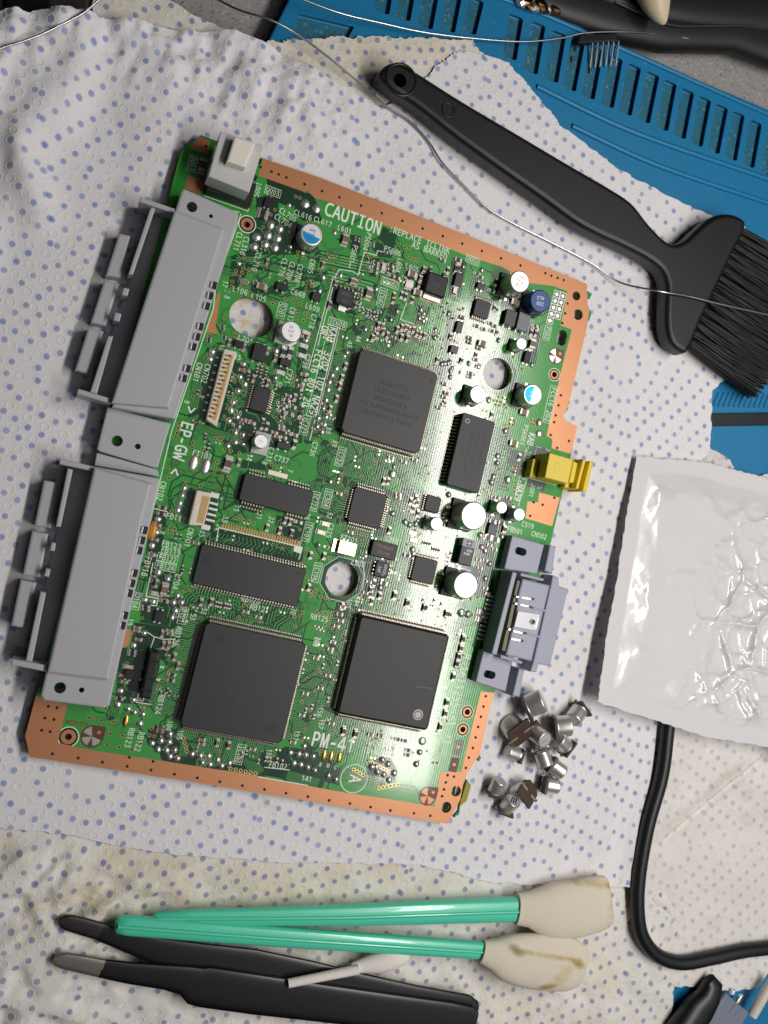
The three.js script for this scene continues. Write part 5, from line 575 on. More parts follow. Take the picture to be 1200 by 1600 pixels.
function towel(label, poly, step, height, opt, group) { const p = roughEdge(poly, opt.edge ?? 0.7, 1.6, opt.seed + 3), b = bounds(p); const m = mesh('paper_towel', clothGrid(p, step, height, ...b), towelMaterial(...b, opt)); tag(m, label, 'paper towel'); return m; }
const S1 = pairs([-49.29, -114.44, -43.61, -116.12, -35.21, -119.88, -26.84, -123.45, -18.91, -125.74, -4.76, -129.84, 9.80, -134.78, 20.47, -135.69, 33.68, -135.28, 45.46, -134.46, 55.67, -133.23, 64.01, -140.24, 69.40, -151.53, 73.25, -157.03, 76.13, -159.90, 84.95, -161.68, 91.45, -162.00, 113.66, -150.36, 135.06, -145.22, 153.95, -143.57, 166.85, -142.90, 184.82, -144.61, 195.86, -133.22, 195.84, -101.85, 186.81, -87.61, 190.44, -69.46, 189.34, -65.68, 180.98, -58.23, 196.29, 20.86, 197.99, 37.22, 197.76, 53.78, 196.54, 72.95, 171.87, 76.11, 147.53, 77.87, 121.46, 75.81, 79.48, 80.45, 45.99, 82.20, 22.35, 80.68, 0.60, 81.28]);
const rest = (x, z) => { const d = Math.max(0, -(x + 26), Math.max(x - 142, 0), Math.max(-z - 108, 0), Math.max(z - 66, 0)); return Math.min(1, d / 14); };
function cleanTowel(x, z) {
  const f = rest(x, z); const tl = Math.max(0, Math.min(1, (-z - 60) / 50)) * Math.max(0, Math.min(1, (60 - x) / 40)), lf = Math.max(0, Math.min(1, (-18 - x) / 12));
  let y = 0.12 * fbm(x * 0.11, z * 0.11, 2) + f * (0.5 + 0.9 * fbm(x * 0.03, z * 0.03, 9)) * 0.7;
  y += tl * f * (8 * fbm(x * 0.06, z * 0.032, 4) + 3.2 * crease(x * 1.5, z * 0.6, 0.05, 6) + 1.1 * crease(x, z, 0.1, 7)) + f * lf * (2.4 * crease(x, z * 0.7, 0.045, 3) + 0.8 * crease(x, z, 0.1, 5));
  y += ridge(x, z, -36.25, -93.31, -23.12, -72.50, 5, 5) + ridge(x, z, -22.68, -114.78, -27.96, -91.46, 6, 5) - ridge(x, z, -19.57, -108.99, -8.23, -90.44, 6, 1.2) + ridge(x, z, -5.18, -111.43, 1.26, -99.55, 9, 1.2);
  const rt = Math.max(0, Math.min(1, (z - 20) / 50)) * Math.max(0, Math.min(1, (x - 165) / 20)); y += rt * (1.3 * crease(x * 1.8, z * 0.45, 0.045, 12) + 0.5 * crease(x, z, 0.09, 14));
  y += Math.max(0, Math.min(1, (-z - 140) / 30)) * 0.45 * fbm(x * 0.1, z * 0.1, 15);
  return Math.max(-0.6, y) + 0.03;
}
towel('clean white towel with blue dots lying under the circuit board', S1, 0.85, cleanTowel, { turn: -0.32, ox: 16, oz: -96, base: '#ebe9ea', blue: 'rgba(92,114,190,', strength: 0.66, seed: 21, stains: [[43.21, 71.32, 5, yel, 24, 0.05], [71.90, 65.33, 6, yel, 26, 0.05], [36.75, -64.87, 8, yel, 40, 0.09], [-4.65, -63.44, 9, yel, 16, 0.03], [149.56, 7.25, 14, yel, 20, 0.03], [81.48, -137.37, 10, gry, 10, 0.03]] });
// the stained sheets beneath
const S2 = pairs([-4.21, 74.27, 24.13, 74.95, 58.14, 75.22, 118.08, 70.64, 174.70, 69.02, 199.33, 61.78, 210.18, 74.81, 224.02, 94.00, 221.10, 102.50, 222.46, 114.68, 225.63, 134.85, 13.94, 145.47]);
const under = (x, z, a, b) => { const e = nearest(S1, x, z)[2]; return inside(S1, x, z) ? -0.35 - Math.min(0.4, e * 0.05) : -0.35 + (a - b) * 0 + Math.min(1, e / 8); };
towel('stained crumpled towel at the bottom beneath the tweezers', S2, 0.85, (x, z) => {
  const e = nearest(S1, x, z)[2], k = inside(S1, x, z) ? 0 : Math.min(1, e / 10), lft = Math.max(0.25, Math.min(1, (70 - x) / 45));
  let y = -0.5 + k * (2.4 * fbm(x * 0.05, z * 0.05, 31) + lft * 3.4 * crease(x, z * 0.8, 0.045, 33) + lft * 2.0 * crease(x, z, 0.085, 35) + 0.8 * fbm(x * 0.16, z * 0.16, 37) + lft * 2.0 * Math.exp(-seamNet(x + 4 * fbm(x * 0.1, z * 0.1, 39), z, 26, 4) * 9) - 1.1);
  y += k * (ridge(x, z, 38.24, 94.82, 23.75, 111.21, 2.4, 2.2) + ridge(x, z, 48.05, 90.28, 61.15, 80.03, 3, 1.8) - ridge(x, z, 27.17, 102.69, 37.23, 94.10, 1.6, 1.8) + ridge(x, z, 17.19, 122.28, 45.32, 125.78, 2, 1.8) + ridge(x, z, 88.78, 79.97, 103.61, 77.17, 3, 1.4) + ridge(x, z, 195.74, 76.49, 206.48, 89.55, 2.6, 2.0));
  return Math.max(-1.45, Math.min(2.6, y));
}, { turn: 0.12, ox: 30, oz: 120, base: '#e9e6df', blue: 'rgba(84,98,160,', strength: 0.62, seed: 22, edge: 0.4, stains: [[50.14, 91.73, 22, yel, 60, 0.045], [31.51, 103.87, 16, yel, 40, 0.05], [56.03, 94.46, 12, brn, 26, 0.05], [94.28, 86.50, 26, yel, 60, 0.04], [132.53, 78.18, 24, brn, 26, 0.03], [23.46, 85.00, 18, yel, 30, 0.04], [44.84, 110.85, 5, gry, 30, 0.14], [36.03, 95.91, 4, brn, 26, 0.1], [100.11, 109.24, 14, brn, 22, 0.05], [173.79, 110.43, 26, yel, 40, 0.04], [124.72, 88.49, 18, gry, 20, 0.05]] });
const S3 = pairs([196.16, 73.40, 189.31, 32.43, 194.41, -6.09, 237.87, -24.01, 272.92, 45.40, 271.69, 85.16, 257.50, 95.13, 254.56, 100.71, 243.13, 102.31, 220.35, 102.57, 206.48, 89.55]);
towel('cream stained towel on the right inside the bend of the cable', S3, 0.9, (x, z) => {
  const e = nearest(S1, x, z)[2], k = inside(S1, x, z) ? 0 : Math.min(1, e / 8);
  return Math.max(-1.4, -0.7 + k * (0.9 * fbm(x * 0.04, z * 0.04, 51) + 0.6 * crease(x, z, 0.05, 53) * 0.8 + 0.4 * fbm(x * 0.15, z * 0.15, 55) + ridge(x, z, 201.29, 57.82, 238.38, 21.02, 1.5, 1.5) - ridge(x, z, 203.74, 59.55, 240.40, 23.51, 1.2, 1.6) + 0.5));
}, { turn: -0.2, ox: 210, oz: 60, base: '#eae7e2', blue: 'rgba(110,120,170,', strength: 0.3, seed: 23, stains: [[219.85, 52.77, 40, yel, 40, 0.02], [232.50, 40.32, 16, gry, 20, 0.04], [223.71, 87.81, 12, brn, 16, 0.04]] });
const S4 = pairs([-24.66, -135.36, -7.80, -138.38, 0.13, -137.92, 8.30, -137.11, 19.94, -137.73, 28.14, -142.09, 38.27, -147.32, 52.38, -153.92, 67.31, -159.69, 79.32, -164.16, 85.92, -160.45, 83.00, -148.15, 60.78, -121.15, 4.46, -120.96, -22.44, -120.23]);
towel('yellowed towel edge showing above the clean towel near the top', S4, 0.85, (x, z) => { const e = nearest(S1, x, z)[2], k = inside(S1, x, z) ? 0 : Math.min(1, e / 5); return -0.6 + k * (0.9 * fbm(x * 0.07, z * 0.07, 61) + 0.7 * crease(x, z, 0.08, 63) * 0.6); },
  { turn: 0.2, ox: 60, oz: -170, base: '#e4dfd3', blue: 'rgba(86,100,178,', strength: 0.75, seed: 24, edge: 1.2, stains: [[39.48, -142.60, 22, yel, 50, 0.05], [72.25, -156.80, 12, yel, 26, 0.04], [-7.14, -132.45, 12, gry, 12, 0.03]] });
const S5 = pairs([181.77, -80.01, 190.34, -69.86, 199.24, -67.97, 204.39, -64.54, 202.74, -60.58, 199.69, -58.02, 225.10, -73.49, 239.93, -37.88, 189.24, -26.15]);
towel('grey-white crumpled towel corner above the plastic bag', S5, 0.8, (x, z) => -0.9 + 1.0 * crease(x, z, 0.09, 73) * 0.6 + 0.4, { turn: 0.5, ox: 190, oz: -60, base: '#dcd8d3', blue: 'rgba(80,86,130,', strength: 0.5, seed: 25, stains: [[197.67, -63.82, 6, gry, 16, 0.06]] });

// ---------------------------------------------------------------- brush
{ const b = thing('cleaning_brush', 'black plastic cleaning brush with a broad head, lying across the upper right', 'brush');
  const y0 = 1.6, y1 = 8.4, out = pairs([52.04, -137.95, 53.17, -141.39, 55.93, -143.67, 59.49, -143.71, 75.82, -141.14, 96.12, -138.48, 116.18, -135.85, 129.61, -134.22, 138.28, -132.56, 146.47, -128.02, 154.67, -125.34, 159.12, -127.81, 163.37, -133.75, 167.10, -138.44, 171.58, -141.43, 176.89, -142.49, 180.29, -141.27, 177.62, -129.31, 174.72, -117.51, 171.79, -106.06, 168.73, -93.93, 165.96, -93.82, 162.38, -95.39, 159.84, -98.89, 158.07, -104.80, 156.38, -112.35, 153.71, -115.87, 148.55, -117.53, 138.49, -118.48, 129.98, -118.83, 121.48, -119.75, 109.18, -122.71, 92.56, -126.48, 76.44, -130.47, 63.79, -134.15, 55.96, -135.65]);
  const g = prism(out, y0, y1, { bevel: 1.7, smooth: 150, seg: 5, holes: [[58.20, -138.78, 3.6]] });
  mesh('handle', g, brushPlastic, b);
  mesh('hang_hole_rim', (() => { const t = new THREE.TorusGeometry(4.4, 0.5, 8, 40); t.rotateX(Math.PI / 2); return t; })(), brushPlastic, b, ((x, z) => [x, y1 - 0.2, z])(58.43, -139.07));
  mesh('mould_mark', (() => { const t = new THREE.TorusGeometry(1.9, 0.25, 8, 30); t.rotateX(Math.PI / 2); return t; })(), brushPlastic, b, ((x, z) => [x, y1, z])(73.88, -136.30));
  // bristle tufts: rows of thin fibres fanning out of the head
  const a = [181.66, -140.11], c = [170.50, -96.14], e0 = [222.94, -136.66], e1 = [200.50, -89.73], r = rng(9), fib = [];
  for (let k = 0; k < 15; k++) for (let i = 0; i < 78; i++) {
    const t = (k + 0.5 + (r() - 0.5) * 0.4) / 15, T = Math.min(1, Math.max(0, t + (r() - 0.5) * 0.09)), sx = a[0] + (c[0] - a[0]) * t, sz = a[1] + (c[1] - a[1]) * t, l = 0.82 + r() * 0.2, ex = sx + (e0[0] + (e1[0] - e0[0]) * T - sx) * l, ez = sz + (e0[1] + (e1[1] - e0[1]) * T - sz) * l, h0 = 2.8 + r() * 4, h1 = 0.6 + r() * 6, bow = (r() - 0.5) * 2;
    fib.push(tube([[sx - 2, h0, sz - 1], [(sx + ex) / 2 + bow, (h0 + h1) / 2 + 0.6, (sz + ez) / 2 + bow], [ex, h1, ez]], 0.28 + r() * 0.14, 5, 5));
  }
  const m = mesh('bristles', merge(fib), bristleMat, b); m.userData.kind = 'stuff';
}
// ---------------------------------------------------------------- plastic bag
{ const poly = pairs([162.98, -58.93, 189.95, -64.25, 218.68, -65.54, 247.51, -62.41, 272.61, 34.72, 232.83, 20.72, 207.02, 21.79, 181.78, 19.71, 164.90, 18.39, 163.76, -0.53, 163.75, -20.67, 163.12, -38.83]);
  const e0 = [164.29, -59.40], e1 = [163.58, 18.24];
  const H = (x, z) => {
    const d = nearest(poly, x, z)[2], t = ((x - e0[0]) * (e1[0] - e0[0]) + (z - e0[1]) * (e1[1] - e0[1])) / ((e1[0] - e0[0]) ** 2 + (e1[1] - e0[1]) ** 2), seam = Math.min(1, Math.max(0, (d - 5 - 1.5 * fbm(x * 0.1, z * 0.1, 91)) / (6 + 5 * fbm(x * 0.07, z * 0.07, 92)))), w = Math.max(0, Math.min(1.2, t + 0.25)), lx = Math.hypot(x - e0[0], z - e0[1]);
    const qx = x + 3 * fbm(x * 0.08, z * 0.08, 81), qz = z + 3 * fbm(x * 0.08, z * 0.08, 87), dent = Math.max(0, 1 - Math.abs(fbm(qx * 0.045, qz * 0.045, 83, 2)) * 5), fine = Math.max(0, 1 - Math.abs(fbm(qx * 0.12, qz * 0.12, 85, 2)) * 5);
    const busy = Math.max(0, Math.min(1, (x - 190) / 26)) * Math.max(0, Math.min(1, (z + 68) / 40));
    return 2.2 + 5.2 * Math.min(1, Math.max(0, t)) + seam * (0.7 + 1.4 * fbm(x * 0.022, z * 0.022, 88) + 0.5 * dent + busy * (0.35 * fine + 2.0 * Math.exp(-seamNet(qx, qz, 17, 3) * 9) + 0.9 * Math.exp(-seamNet(qx + 9, qz, 8, 5) * 8)) - 0.8 * busy) + 0.3 * fbm(x * 0.05, z * 0.05, 89);
  };
  const p = roughEdge(poly, 0.5, 1.3, 90), bb = bounds(p), film = phys(0xe2dfe1, 0.3, { clearcoat: 1, clearcoatRoughness: 0.05, transmission: 0 });
  const bag = thing('plastic_bag', 'glossy white crumpled plastic bag with a flat sealed edge on the right', 'plastic bag');
  mesh('upper_film', clothGrid(p, 0.5, H, ...bb), film, bag);
  mesh('lower_film', clothGrid(p, 1.6, (x, z) => H(x, z) - 0.35 - Math.min(4, Math.max(0, nearest(poly, x, z)[2] - 6) * 0.4), ...bb), film, bag);
}
// ---------------------------------------------------------------- cable and wires
tag(mesh('black_cable', tube([[192.50, -6.03, 2.5], [195.32, 20.49, 2.5], [197.08, 36.72, 2.4], [195.90, 53.27, 2.4], [196.71, 69.43, 2.3], [198.75, 79.28, 2.3], [202.54, 87.34, 2.3], [209.58, 92.70, 2.3], [218.98, 94.25, 2.3], [230.61, 91.72, 2.3], [242.86, 88.25, 2.3], [255.71, 85.73, 2.3], [279.81, 81.17, 2.3]].map(([x, z, y]) => [x, y, z]), 2.3, 120, 16), std(0x15181a, 0.42)), 'black rubber cable bending round the lower right', 'cable');
const wirePath = (a) => a.map(([x, z, y]) => [x, y, z]);
tag(mesh('solder_wire', tube(wirePath([[3.81, -142.38, 3], [11.32, -141.36, 4], [20.54, -141.80, 5], [28.19, -141.59, 4], [39.46, -139.20, 3], [48.09, -136.98, 2], [56.92, -134.08, 1.5], [65.55, -132.43, 1.2], [72.61, -128.93, 1.2], [77.71, -124.62, 1.6], [86.14, -120.48, 1.6], [94.66, -116.92, 1.4], [103.83, -115.47, 1.3], [117.63, -114.34, 1.2], [132.98, -112.66, 1.4], [143.14, -109.79, 2.6], [153.78, -109.00, 8.9], [165.26, -110.93, 9.2], [174.83, -111.98, 9.4], [195.10, -114.93, 9], [219.54, -118.72, 8]]), 0.3, 220, 7), wireMetal), 'thin bright solder wire running from the top edge over the brush head', 'wire', 'thin solder wires');
tag(mesh('solder_wire', tube(pairs([-44.40, -102.62, -41.93, -104.70, -39.48, -106.95, -36.98, -109.07, -34.49, -111.35, -32.02, -113.82, -29.60, -116.61, -27.17, -119.43, -24.76, -122.43, -22.54, -126.43, -20.24, -130.13, -18.04, -134.34]).map(([x, z]) => [x, 7.2, z]), 0.32, 80, 7), wireMetal), 'short thin solder wire crossing the top left corner', 'wire', 'thin solder wires');
tag(mesh('solder_wire', tube(wirePath([[23.84, -151.36, 4], [37.86, -152.92, 3], [51.21, -156.38, 1.5], [62.86, -159.23, 1], [78.56, -164.34, 0.6], [94.63, -170.46, 0.4], [106.50, -176.83, 0.6], [112.24, -180.64, 1], [128.18, -188.12, 1], [138.86, -192.48, 0], [149.26, -195.63, 0.2]]), 0.28, 120, 7), wireMetal), 'thin solder wire lying along the blue mat near the top', 'wire', 'thin solder wires');
// ---------------------------------------------------------------- pin header on the mat
{ const h = thing('pin_header', 'small black pin header with six bright pins on the blue mat', 'pin header');
  solid('header_strip', [111.51, -179.84, 123.70, -185.60, 124.48, -183.53, 111.56, -177.11], -1.5, 1.2, blackPlastic, h, { bevel: 0.25 });
  for (const [a, b, c, d] of [[116.66, -180.15, 118.24, -172.61], [118.42, -181.07, 119.86, -173.45], [120.21, -181.86, 121.47, -174.29], [121.94, -182.62, 123.32, -175.24], [123.66, -183.44, 124.97, -176.02], [125.31, -184.24, 126.71, -176.84]]) mesh('pin', tube([[a, 0.1, b], [(a + c) / 2, -0.3, (b + d) / 2], [c, -0.9, d]], 0.32, 4, 6), solder, h);
  for (const [x, z] of pairs([111.80, -176.51, 111.49, -172.63, 118.23, -172.01])) { const m = mesh('bent_pin', box(0.7, 0.6, 2.2, 0, -1, 0, 0.2), std(0x5a3b28, 0.4, { metalness: 0.7 }), h, at(x, z)); m.rotation.y = 0.2; } }
// scraps of metal at the far edge of the mat
{ const r = rng(15), a = [90.88, -181.54], b = [101.86, -183.77]; for (let i = 0; i < 6; i++) { const t = i / 5, m = mesh('solder_scrap', (() => { const g = new THREE.IcosahedronGeometry(1.5 + r(), 1), p = g.attributes.position; for (let k = 0; k < p.count; k++) { const s = 0.7 + 0.5 * Math.abs(N2(p.getX(k) * 2 + i * 3, p.getY(k) * 2 + p.getZ(k))); p.setXYZ(k, p.getX(k) * s * 1.5, p.getY(k) * s * 0.7, p.getZ(k) * s); } g.computeVertexNormals(); return g; })(), i % 2 ? std(0x8a6a4a, 0.3, { metalness: 1 }) : solder, null, [a[0] + (b[0] - a[0]) * t, 0, a[1] + (b[1] - a[1]) * t + (r() - 0.5) * 2]); tag(m, ['first', 'second', 'third', 'fourth', 'fifth', 'last'][i] + ' tiny solder scrap counted from the left along the far mat edge', 'solder scrap', 'solder scraps at the mat edge'); } }
// black tool in the top right with a cream tip in front, dark case in the top left
{ const t = thing('hand_tool', 'black rubber-handled hand tool curving through the top right corner', 'tool');
  mesh('grip', loft([[93.50, -186.70, 5], [107.49, -189.76, 6.5], [124.40, -192.74, 7], [140.67, -196.12, 6.6], [153.46, -200.49, 5.6], [166.32, -206.22, 6], [183.91, -211.28, 9], [202.52, -215.27, 10]].map(([x, z, a]) => ({ p: [x, -3.5, z], a, b: 4.2, n: 2.6 }))), rubberBlack, t);
  mesh('grip', loft([[115.95, -199.17, 6], [132.20, -201.11, 6], [148.36, -205.88, 6], [167.09, -213.52, 7], [196.88, -225.21, 8]].map(([x, z, a]) => ({ p: [x, -2, z], a, b: 4, n: 2.6 }))), rubberBlack, t);
  mesh('edge_line', tube(wirePath([[120.68, -194.54, 1.6], [128.96, -194.88, 1.6], [140.91, -195.95, 1.6], [154.55, -201.62, 1.4], [173.20, -210.42, 1.2]]), 0.35, 40, 6), std(0x3a3b3d, 0.35), t);
  tag(mesh('cream_tip', loft([[127.37, -203.81, 6.6], [129.95, -197.53, 5.6], [131.70, -194.48, 4.2], [133.78, -192.01, 2.6], [135.09, -190.67, 1.2], [135.46, -190.19, 0.3]].map(([x, z, a]) => ({ p: [x, 8, z], a, b: a * 0.9, n: 2 }))), std(0xd9c9a6, 0.45)), 'pale cream plastic cone tip hanging in at the top right', 'plastic tip'); }
{ const c = thing('dark_case', 'dark case with a black strip behind the towel in the top left corner', 'case');
  solid('case_body', [-56.23, -124.69, -26.42, -138.74, -23.66, -122.22, -52.19, -108.84], -8.9, -0.9, std(0x2c2a22, 0.5), c, { bevel: 0.8 });
  solid('black_strip', [-45.59, -129.71, -35.86, -134.29, -31.99, -118.51, -41.77, -114.16], -0.95, 0.6, std(0x07080a, 0.4), c, { bevel: 0.4 }); }
// ---------------------------------------------------------------- foam swabs
const foamMap = (seed, turn) => { const c = canvasOf(256, 256), g = c.getContext('2d'), r = rng(seed); g.fillStyle = '#ddd5c2'; g.fillRect(0, 0, 256, 256); for (let i = 0; i < 5000; i++) { const v = 205 + r() * 45; g.fillStyle = 'rgba(' + v + ',' + (v - 5) + ',' + (v - 20) + ',0.25)'; g.fillRect(r() * 256, r() * 256, 2, 2); }
  for (const [x0, y0, x1, y1, w, col] of turn) for (let i = 0; i < 240; i++) { const t = r(), x = x0 + (x1 - x0) * t + (r() - 0.5) * w, y = y0 + (y1 - y0) * t + (r() - 0.5) * w; g.fillStyle = col.replace(/0\.\d+\)/, '0.034)'); g.beginPath(); g.ellipse(x, y, 3 + r() * 10, 2 + r() * 7, r() * 3, 0, 7); g.fill(); }
  return std(0xffffff, 0.95, { map: texture(c), bumpMap: fineGrain, bumpScale: 0.0002 }); };
function swab(label, stick, foam, y, matFoam) {
  const s = thing('foam_swab', label, 'foam swab', [0, 0, 0], 'mint green foam swabs');
  mesh('stick', loft(stick.map(([x, z, a], i) => ({ p: [x, y, z], a, b: Math.min(a * 0.62, 2.2), n: 3 })), 32), mint, s);
  const groove = stick.slice(1).map(([x, z, a]) => [x, y + Math.min(a * 0.62, 2.2) * 0.98, z]); mesh('stick_ridge', tube(groove, 0.55, 30, 6), mint, s);
  const g = loft(foam.map(([x, z, a, b]) => ({ p: [x, y + 0.4, z], a, b, n: 2.4 })), 36), bb = new THREE.Box3().setFromBufferAttribute(g.attributes.position); uvPlan(g, bb.min.x, bb.min.z, bb.max.x - bb.min.x, bb.max.z - bb.min.z);
  mesh('foam_head', g, matFoam, s);
}
swab('upper mint green foam swab with the squarer stained head', [[49.02, 97.28, 0.6], [50.00, 97.17, 1.6], [59.23, 96.00, 1.9], [79.86, 93.58, 2.4], [103.48, 90.64, 2.9], [128.45, 86.98, 3.3], [158.91, 82.66, 3.6]], [[154.20, 83.18, 4.5, 2.6], [158.48, 82.71, 5.2, 3], [162.63, 82.43, 7.0, 3.6], [165.94, 82.26, 8.3, 3.8], [170.29, 81.58, 8.7, 3.9], [175.70, 80.39, 8.8, 3.8], [181.03, 78.61, 8.6, 3.5], [184.47, 77.44, 8.1, 2.8], [185.74, 76.90, 7.2, 1.4]], 4.8, foamMap(31, [[60, 34, 225, 26, 16, 'rgba(150,116,50,0.12)'], [60, 30, 20, 60, 26, 'rgba(130,126,88,0.10)'], [235, 20, 240, 220, 30, 'rgba(205,170,110,0.10)'], [215, 24, 240, 40, 16, 'rgba(176,120,44,0.2)']]));
swab('lower mint green foam swab with the rounder brown-stained head', [[39.84, 99.82, 0.8], [40.63, 99.74, 2.2], [43.23, 99.63, 2.55], [65.04, 99.01, 2.65], [91.83, 98.15, 2.6], [118.51, 97.08, 2.55], [149.16, 95.91, 2.5]], [[145.42, 96.27, 3.2, 2.2], [149.77, 96.59, 4.6, 2.8], [153.74, 96.96, 6.6, 3.4], [158.60, 97.26, 7.6, 3.2], [164.76, 97.25, 8.2, 3.3], [171.01, 97.23, 8.3, 3.2], [176.46, 97.31, 7.8, 2.8], [180.13, 97.35, 6.4, 2.0], [181.75, 97.40, 4.4, 1.0]], 5.4, foamMap(32, [[70, 75, 215, 90, 16, 'rgba(150,120,40,0.18)'], [215, 90, 235, 120, 20, 'rgba(158,122,64,0.16)'], [200, 120, 180, 215, 30, 'rgba(190,154,96,0.14)'], [175, 215, 150, 235, 20, 'rgba(174,134,74,0.2)'], [60, 60, 80, 90, 20, 'rgba(134,126,84,0.14)']]));
// ---------------------------------------------------------------- tweezers and cotton bud
{ const t = thing('tweezers', 'black coated steel tweezers with bare grey tips at the lower left', 'tweezers'), coat = std(0x0c0c0d, 0.34);
  const arm = (pts, y, k) => loft(pts.map(([x, z, a]) => ({ p: [x, y, z], a, b: 0.75, n: 4 })), 28);
  const tipMat = std(0x86817a, 0.42, { metalness: 0.7 });
  mesh('tip', arm([[26.42, 101.04, 0.5], [27.07, 101.13, 1.5], [28.90, 101.42, 2.0], [32.58, 102.01, 2.15], [37.34, 102.82, 2.2]], 3.2), std(0x4a4845, 0.45, { metalness: 1 }), t);
  mesh('arm', arm([[37.02, 102.86, 2.25], [41.18, 103.74, 2.5], [51.78, 106.01, 3.4], [64.23, 107.67, 4.6], [78.63, 108.39, 5.2], [95.67, 110.00, 5.2], [111.51, 111.85, 5.0], [127.87, 113.40, 4.8], [146.02, 114.56, 4.6], [149.08, 114.89, 3.4], [149.76, 115.02, 2]], 3.2), coat, t);
  mesh('tip', arm([[27.29, 110.05, 0.5], [27.95, 110.15, 1.5], [29.88, 110.29, 2.0], [34.80, 110.80, 2.2], [39.79, 111.32, 2.3]], 4.6), tipMat, t);
  mesh('arm', arm([[39.47, 111.35, 2.3], [46.49, 111.86, 2.7], [56.63, 112.11, 3.2], [61.86, 112.49, 3.8], [64.73, 113.59, 4.9], [67.03, 113.73, 5.3], [81.81, 114.53, 5.3], [100.52, 115.27, 5.1], [120.13, 116.05, 5.0], [140.65, 116.69, 4.8], [147.39, 116.74, 4.2], [149.52, 116.77, 2.8]], 4.6), coat, t);
}
{ const c = thing('cotton_bud', 'white cotton bud lying between the arms of the tweezers', 'cotton bud'), w = std(0xece6df, 0.85);
  mesh('bud_stick', loft([[89.40, 110.35, 1.2], [98.06, 107.86, 1.25], [108.71, 104.80, 1.35]].map(([x, z, a]) => ({ p: [x, 5.9, z], a, b: a, n: 2 }))), w, c);
  mesh('cotton_head', loft([[107.29, 105.28, 1.4], [111.43, 104.02, 2.2], [115.07, 102.97, 2.9], [118.71, 101.74, 3], [121.84, 100.72, 2.4], [123.70, 100.18, 0.8]].map(([x, z, a]) => ({ p: [x, 4.4, z], a, b: a * 0.85, n: 2 }))), w, c); }
// ---------------------------------------------------------------- grey plug and pale rod in the lower right corner
{ const p = thing('grey_plug', 'grey moulded plug with bright pins in the lower right corner', 'plug');
  solid('plug_body', [236.38, 100.91, 247.38, 106.38, 244.90, 112.05, 228.87, 113.17], -1.2, 6, std(0x7d8494, 0.5), p, { bevel: 0.9, seg: 3 });
  for (const f of [[242.60, 101.26, 243.65, 100.89, 243.31, 102.65, 242.10, 102.75], [245.97, 102.71, 246.95, 102.36, 245.91, 105.05, 244.72, 105.04]]) solid('plug_pin', f, 1, 2.4, solder, p, { bevel: 0.2 });
  for (const f of [[240.63, 103.78, 241.09, 103.88, 239.10, 106.77, 238.63, 106.60], [243.11, 104.96, 243.58, 105.06, 241.42, 107.68, 240.94, 107.52]]) solid('plug_seam', f, 5.9, 6.1, std(0x747b8a, 0.6), p, { bevel: 0.02 });
  mesh('heat_shrink', loft([[230.52, 98.17, 2.4], [232.21, 99.72, 3.6], [231.89, 103.48, 4.6], [229.17, 107.76, 5.2], [225.57, 113.40, 5.5], [223.13, 116.91, 5.5]].map(([x, z, a], i) => ({ p: [x, 3.4, z], a: a * (1 + 0.08 * Math.sin(i * 2.4)), b: a * 0.7, n: 2.2 })), 30), std(0x131415, 0.4, { bumpMap: fineGrain, bumpScale: 0.0004 }), p); }
{ const p = [[255.19, 95.12, 5], [252.29, 101.30, 5], [249.98, 107.89, 4.4]].map(([x, z, y]) => [x, y, z]); tag(mesh('pale_rod', tube(p, 1.6, 12, 16), std(0xdad4c6, 0.5)), 'pale cream rod leaning in at the lower right edge', 'rod'); }
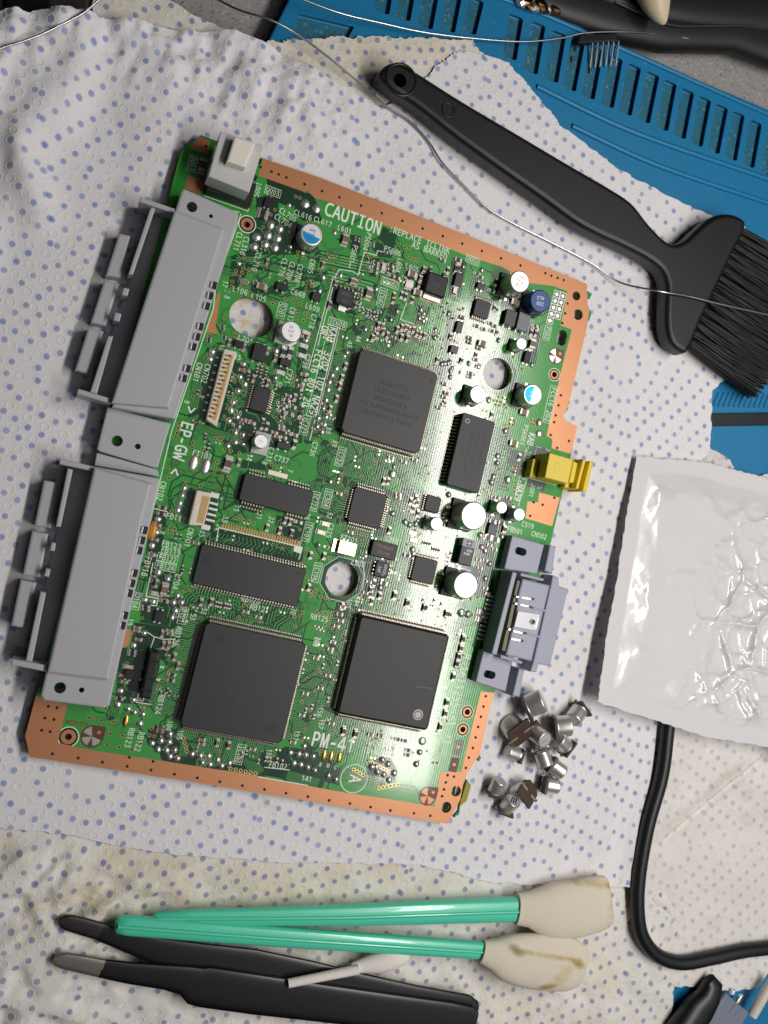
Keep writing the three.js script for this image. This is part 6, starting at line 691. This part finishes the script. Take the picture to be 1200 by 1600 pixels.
// ---------------------------------------------------------------- desoldered capacitors in a heap
{ const can = (r, h) => lathe([[0, 0.4], [r * 0.93, 0.4], [r, 0.7], [r, 1.1], [r * 0.92, 1.35], [r, 1.65], [r, h - 0.5], [r * 0.97, h - 0.15], [r * 0.88, h], [r * 0.8, h - 0.06], [0, h - 0.06]], 30), foot = footGeo, canMat = std(0xd8d5cf, 0.36, { metalness: 0.72 }), footMat = std(0x4a3a30, 0.5), litTop = std(0xcfccc8, 0.4, { metalness: 0.5 });
  // base point on the towel, direction of the can's axis (plan angle in degrees, tilt up from the towel), radius, height
  const heap = (label, x, z, y, turn, tilt, r, h, mark) => {
    const c = thing('loose_capacitor', label, 'capacitor', [x, y, z], 'desoldered capacitors heaped on the towel'), in1 = new THREE.Group();
    c.rotation.set(0, -turn * Math.PI / 180, (tilt - 90) * Math.PI / 180, 'YXZ');
    r *= 1.07; h *= 1.06; mesh('can', can(r, h), canMat, c); mesh('foot', foot(r, 1), footMat, c);
    { const d = new THREE.CircleGeometry(r * 0.79, 28); d.rotateX(-Math.PI / 2); d.translate(0, h - 0.045, 0); mesh('top_disc', uvPlan(d, -r * 0.8, -r * 0.8, r * 1.6, r * 1.6), mark ? canTop(r, mark) : litTop, c); }  // unprinted tops: less metallic disc, looks lit where bare metal would reflect black
    for (const s of [-1, 1]) mesh('terminal', merge([box(0.7, 0.22, r * 0.95, 0, -0.05, s * r * 0.8, 0.05), box(0.7, 0.9, 0.2, 0, -0.3, s * r * 1.1)]), tin, c);
  };
  const stripes = (g) => { g.strokeStyle = '#2a2f6a'; g.lineWidth = 0.22; for (const o of [-0.35, 0.05, 0.45]) { g.beginPath(); g.moveTo(-0.6, o - 0.3); g.lineTo(0.6, o + 0.2); g.stroke(); } };
  heap('large desoldered can pointing up right, nearest the grey connector', 143.53, 24.74, 3, -42, 28, 3.3, 5.6);
  heap('desoldered capacitor seen from its brown underside, left of the heap', 143.23, 32.88, 4.6, 225, -62, 3.4, 5.6);
  heap('upright desoldered capacitor with a bright top in the middle of the heap', 149.20, 31.64, 0.6, 35, 68, 2.5, 5.4, (g) => { g.strokeStyle = '#7a6fb8'; g.lineWidth = 0.08; g.beginPath(); g.moveTo(0.1, -0.2); g.lineTo(-0.1, 0.7); g.stroke(); });
  heap('desoldered can leaning right behind the bright-topped capacitor', 153.95, 28.88, 3.2, -20, 16, 3, 5.4);
  heap('separate desoldered can with bent leads, alone at the right', 162.58, 21.54, 2.6, 128, 22, 2.5, 5.2);
  heap('small desoldered can lying on its side at the left below the brown underside', 146.15, 39.27, 2.1, 188, 4, 1.9, 5);
  heap('desoldered can pointing down right just below the bright top', 151.30, 36.12, 3.6, 62, 18, 2.2, 5);
  heap('desoldered can lying with its foot to the right of the heap', 160.44, 34.17, 3.2, 208, 14, 2.4, 5.2);
  heap('desoldered can near the middle right with its foot towards the left', 156.00, 39.77, 2.6, 22, 14, 2.3, 5);
  heap('desoldered can with its dark foot upright, lowest of the right chain', 155.22, 46.28, 2.5, -2, 6, 2.2, 5);
  heap('desoldered capacitor showing its underside with two bright pads, low in the heap', 149.94, 48.93, 5, 128, -66, 2.9, 5.2);
  heap('small desoldered can at the lower left standing with its foot downwards', 139.82, 51.73, 2.1, -88, 24, 2, 4.8);
  heap('desoldered can with dark blue stripes on its top at the bottom', 144.87, 55.79, 1.8, -80, 40, 2.2, 4.8, stripes); }
renderer.render(scene, camera);
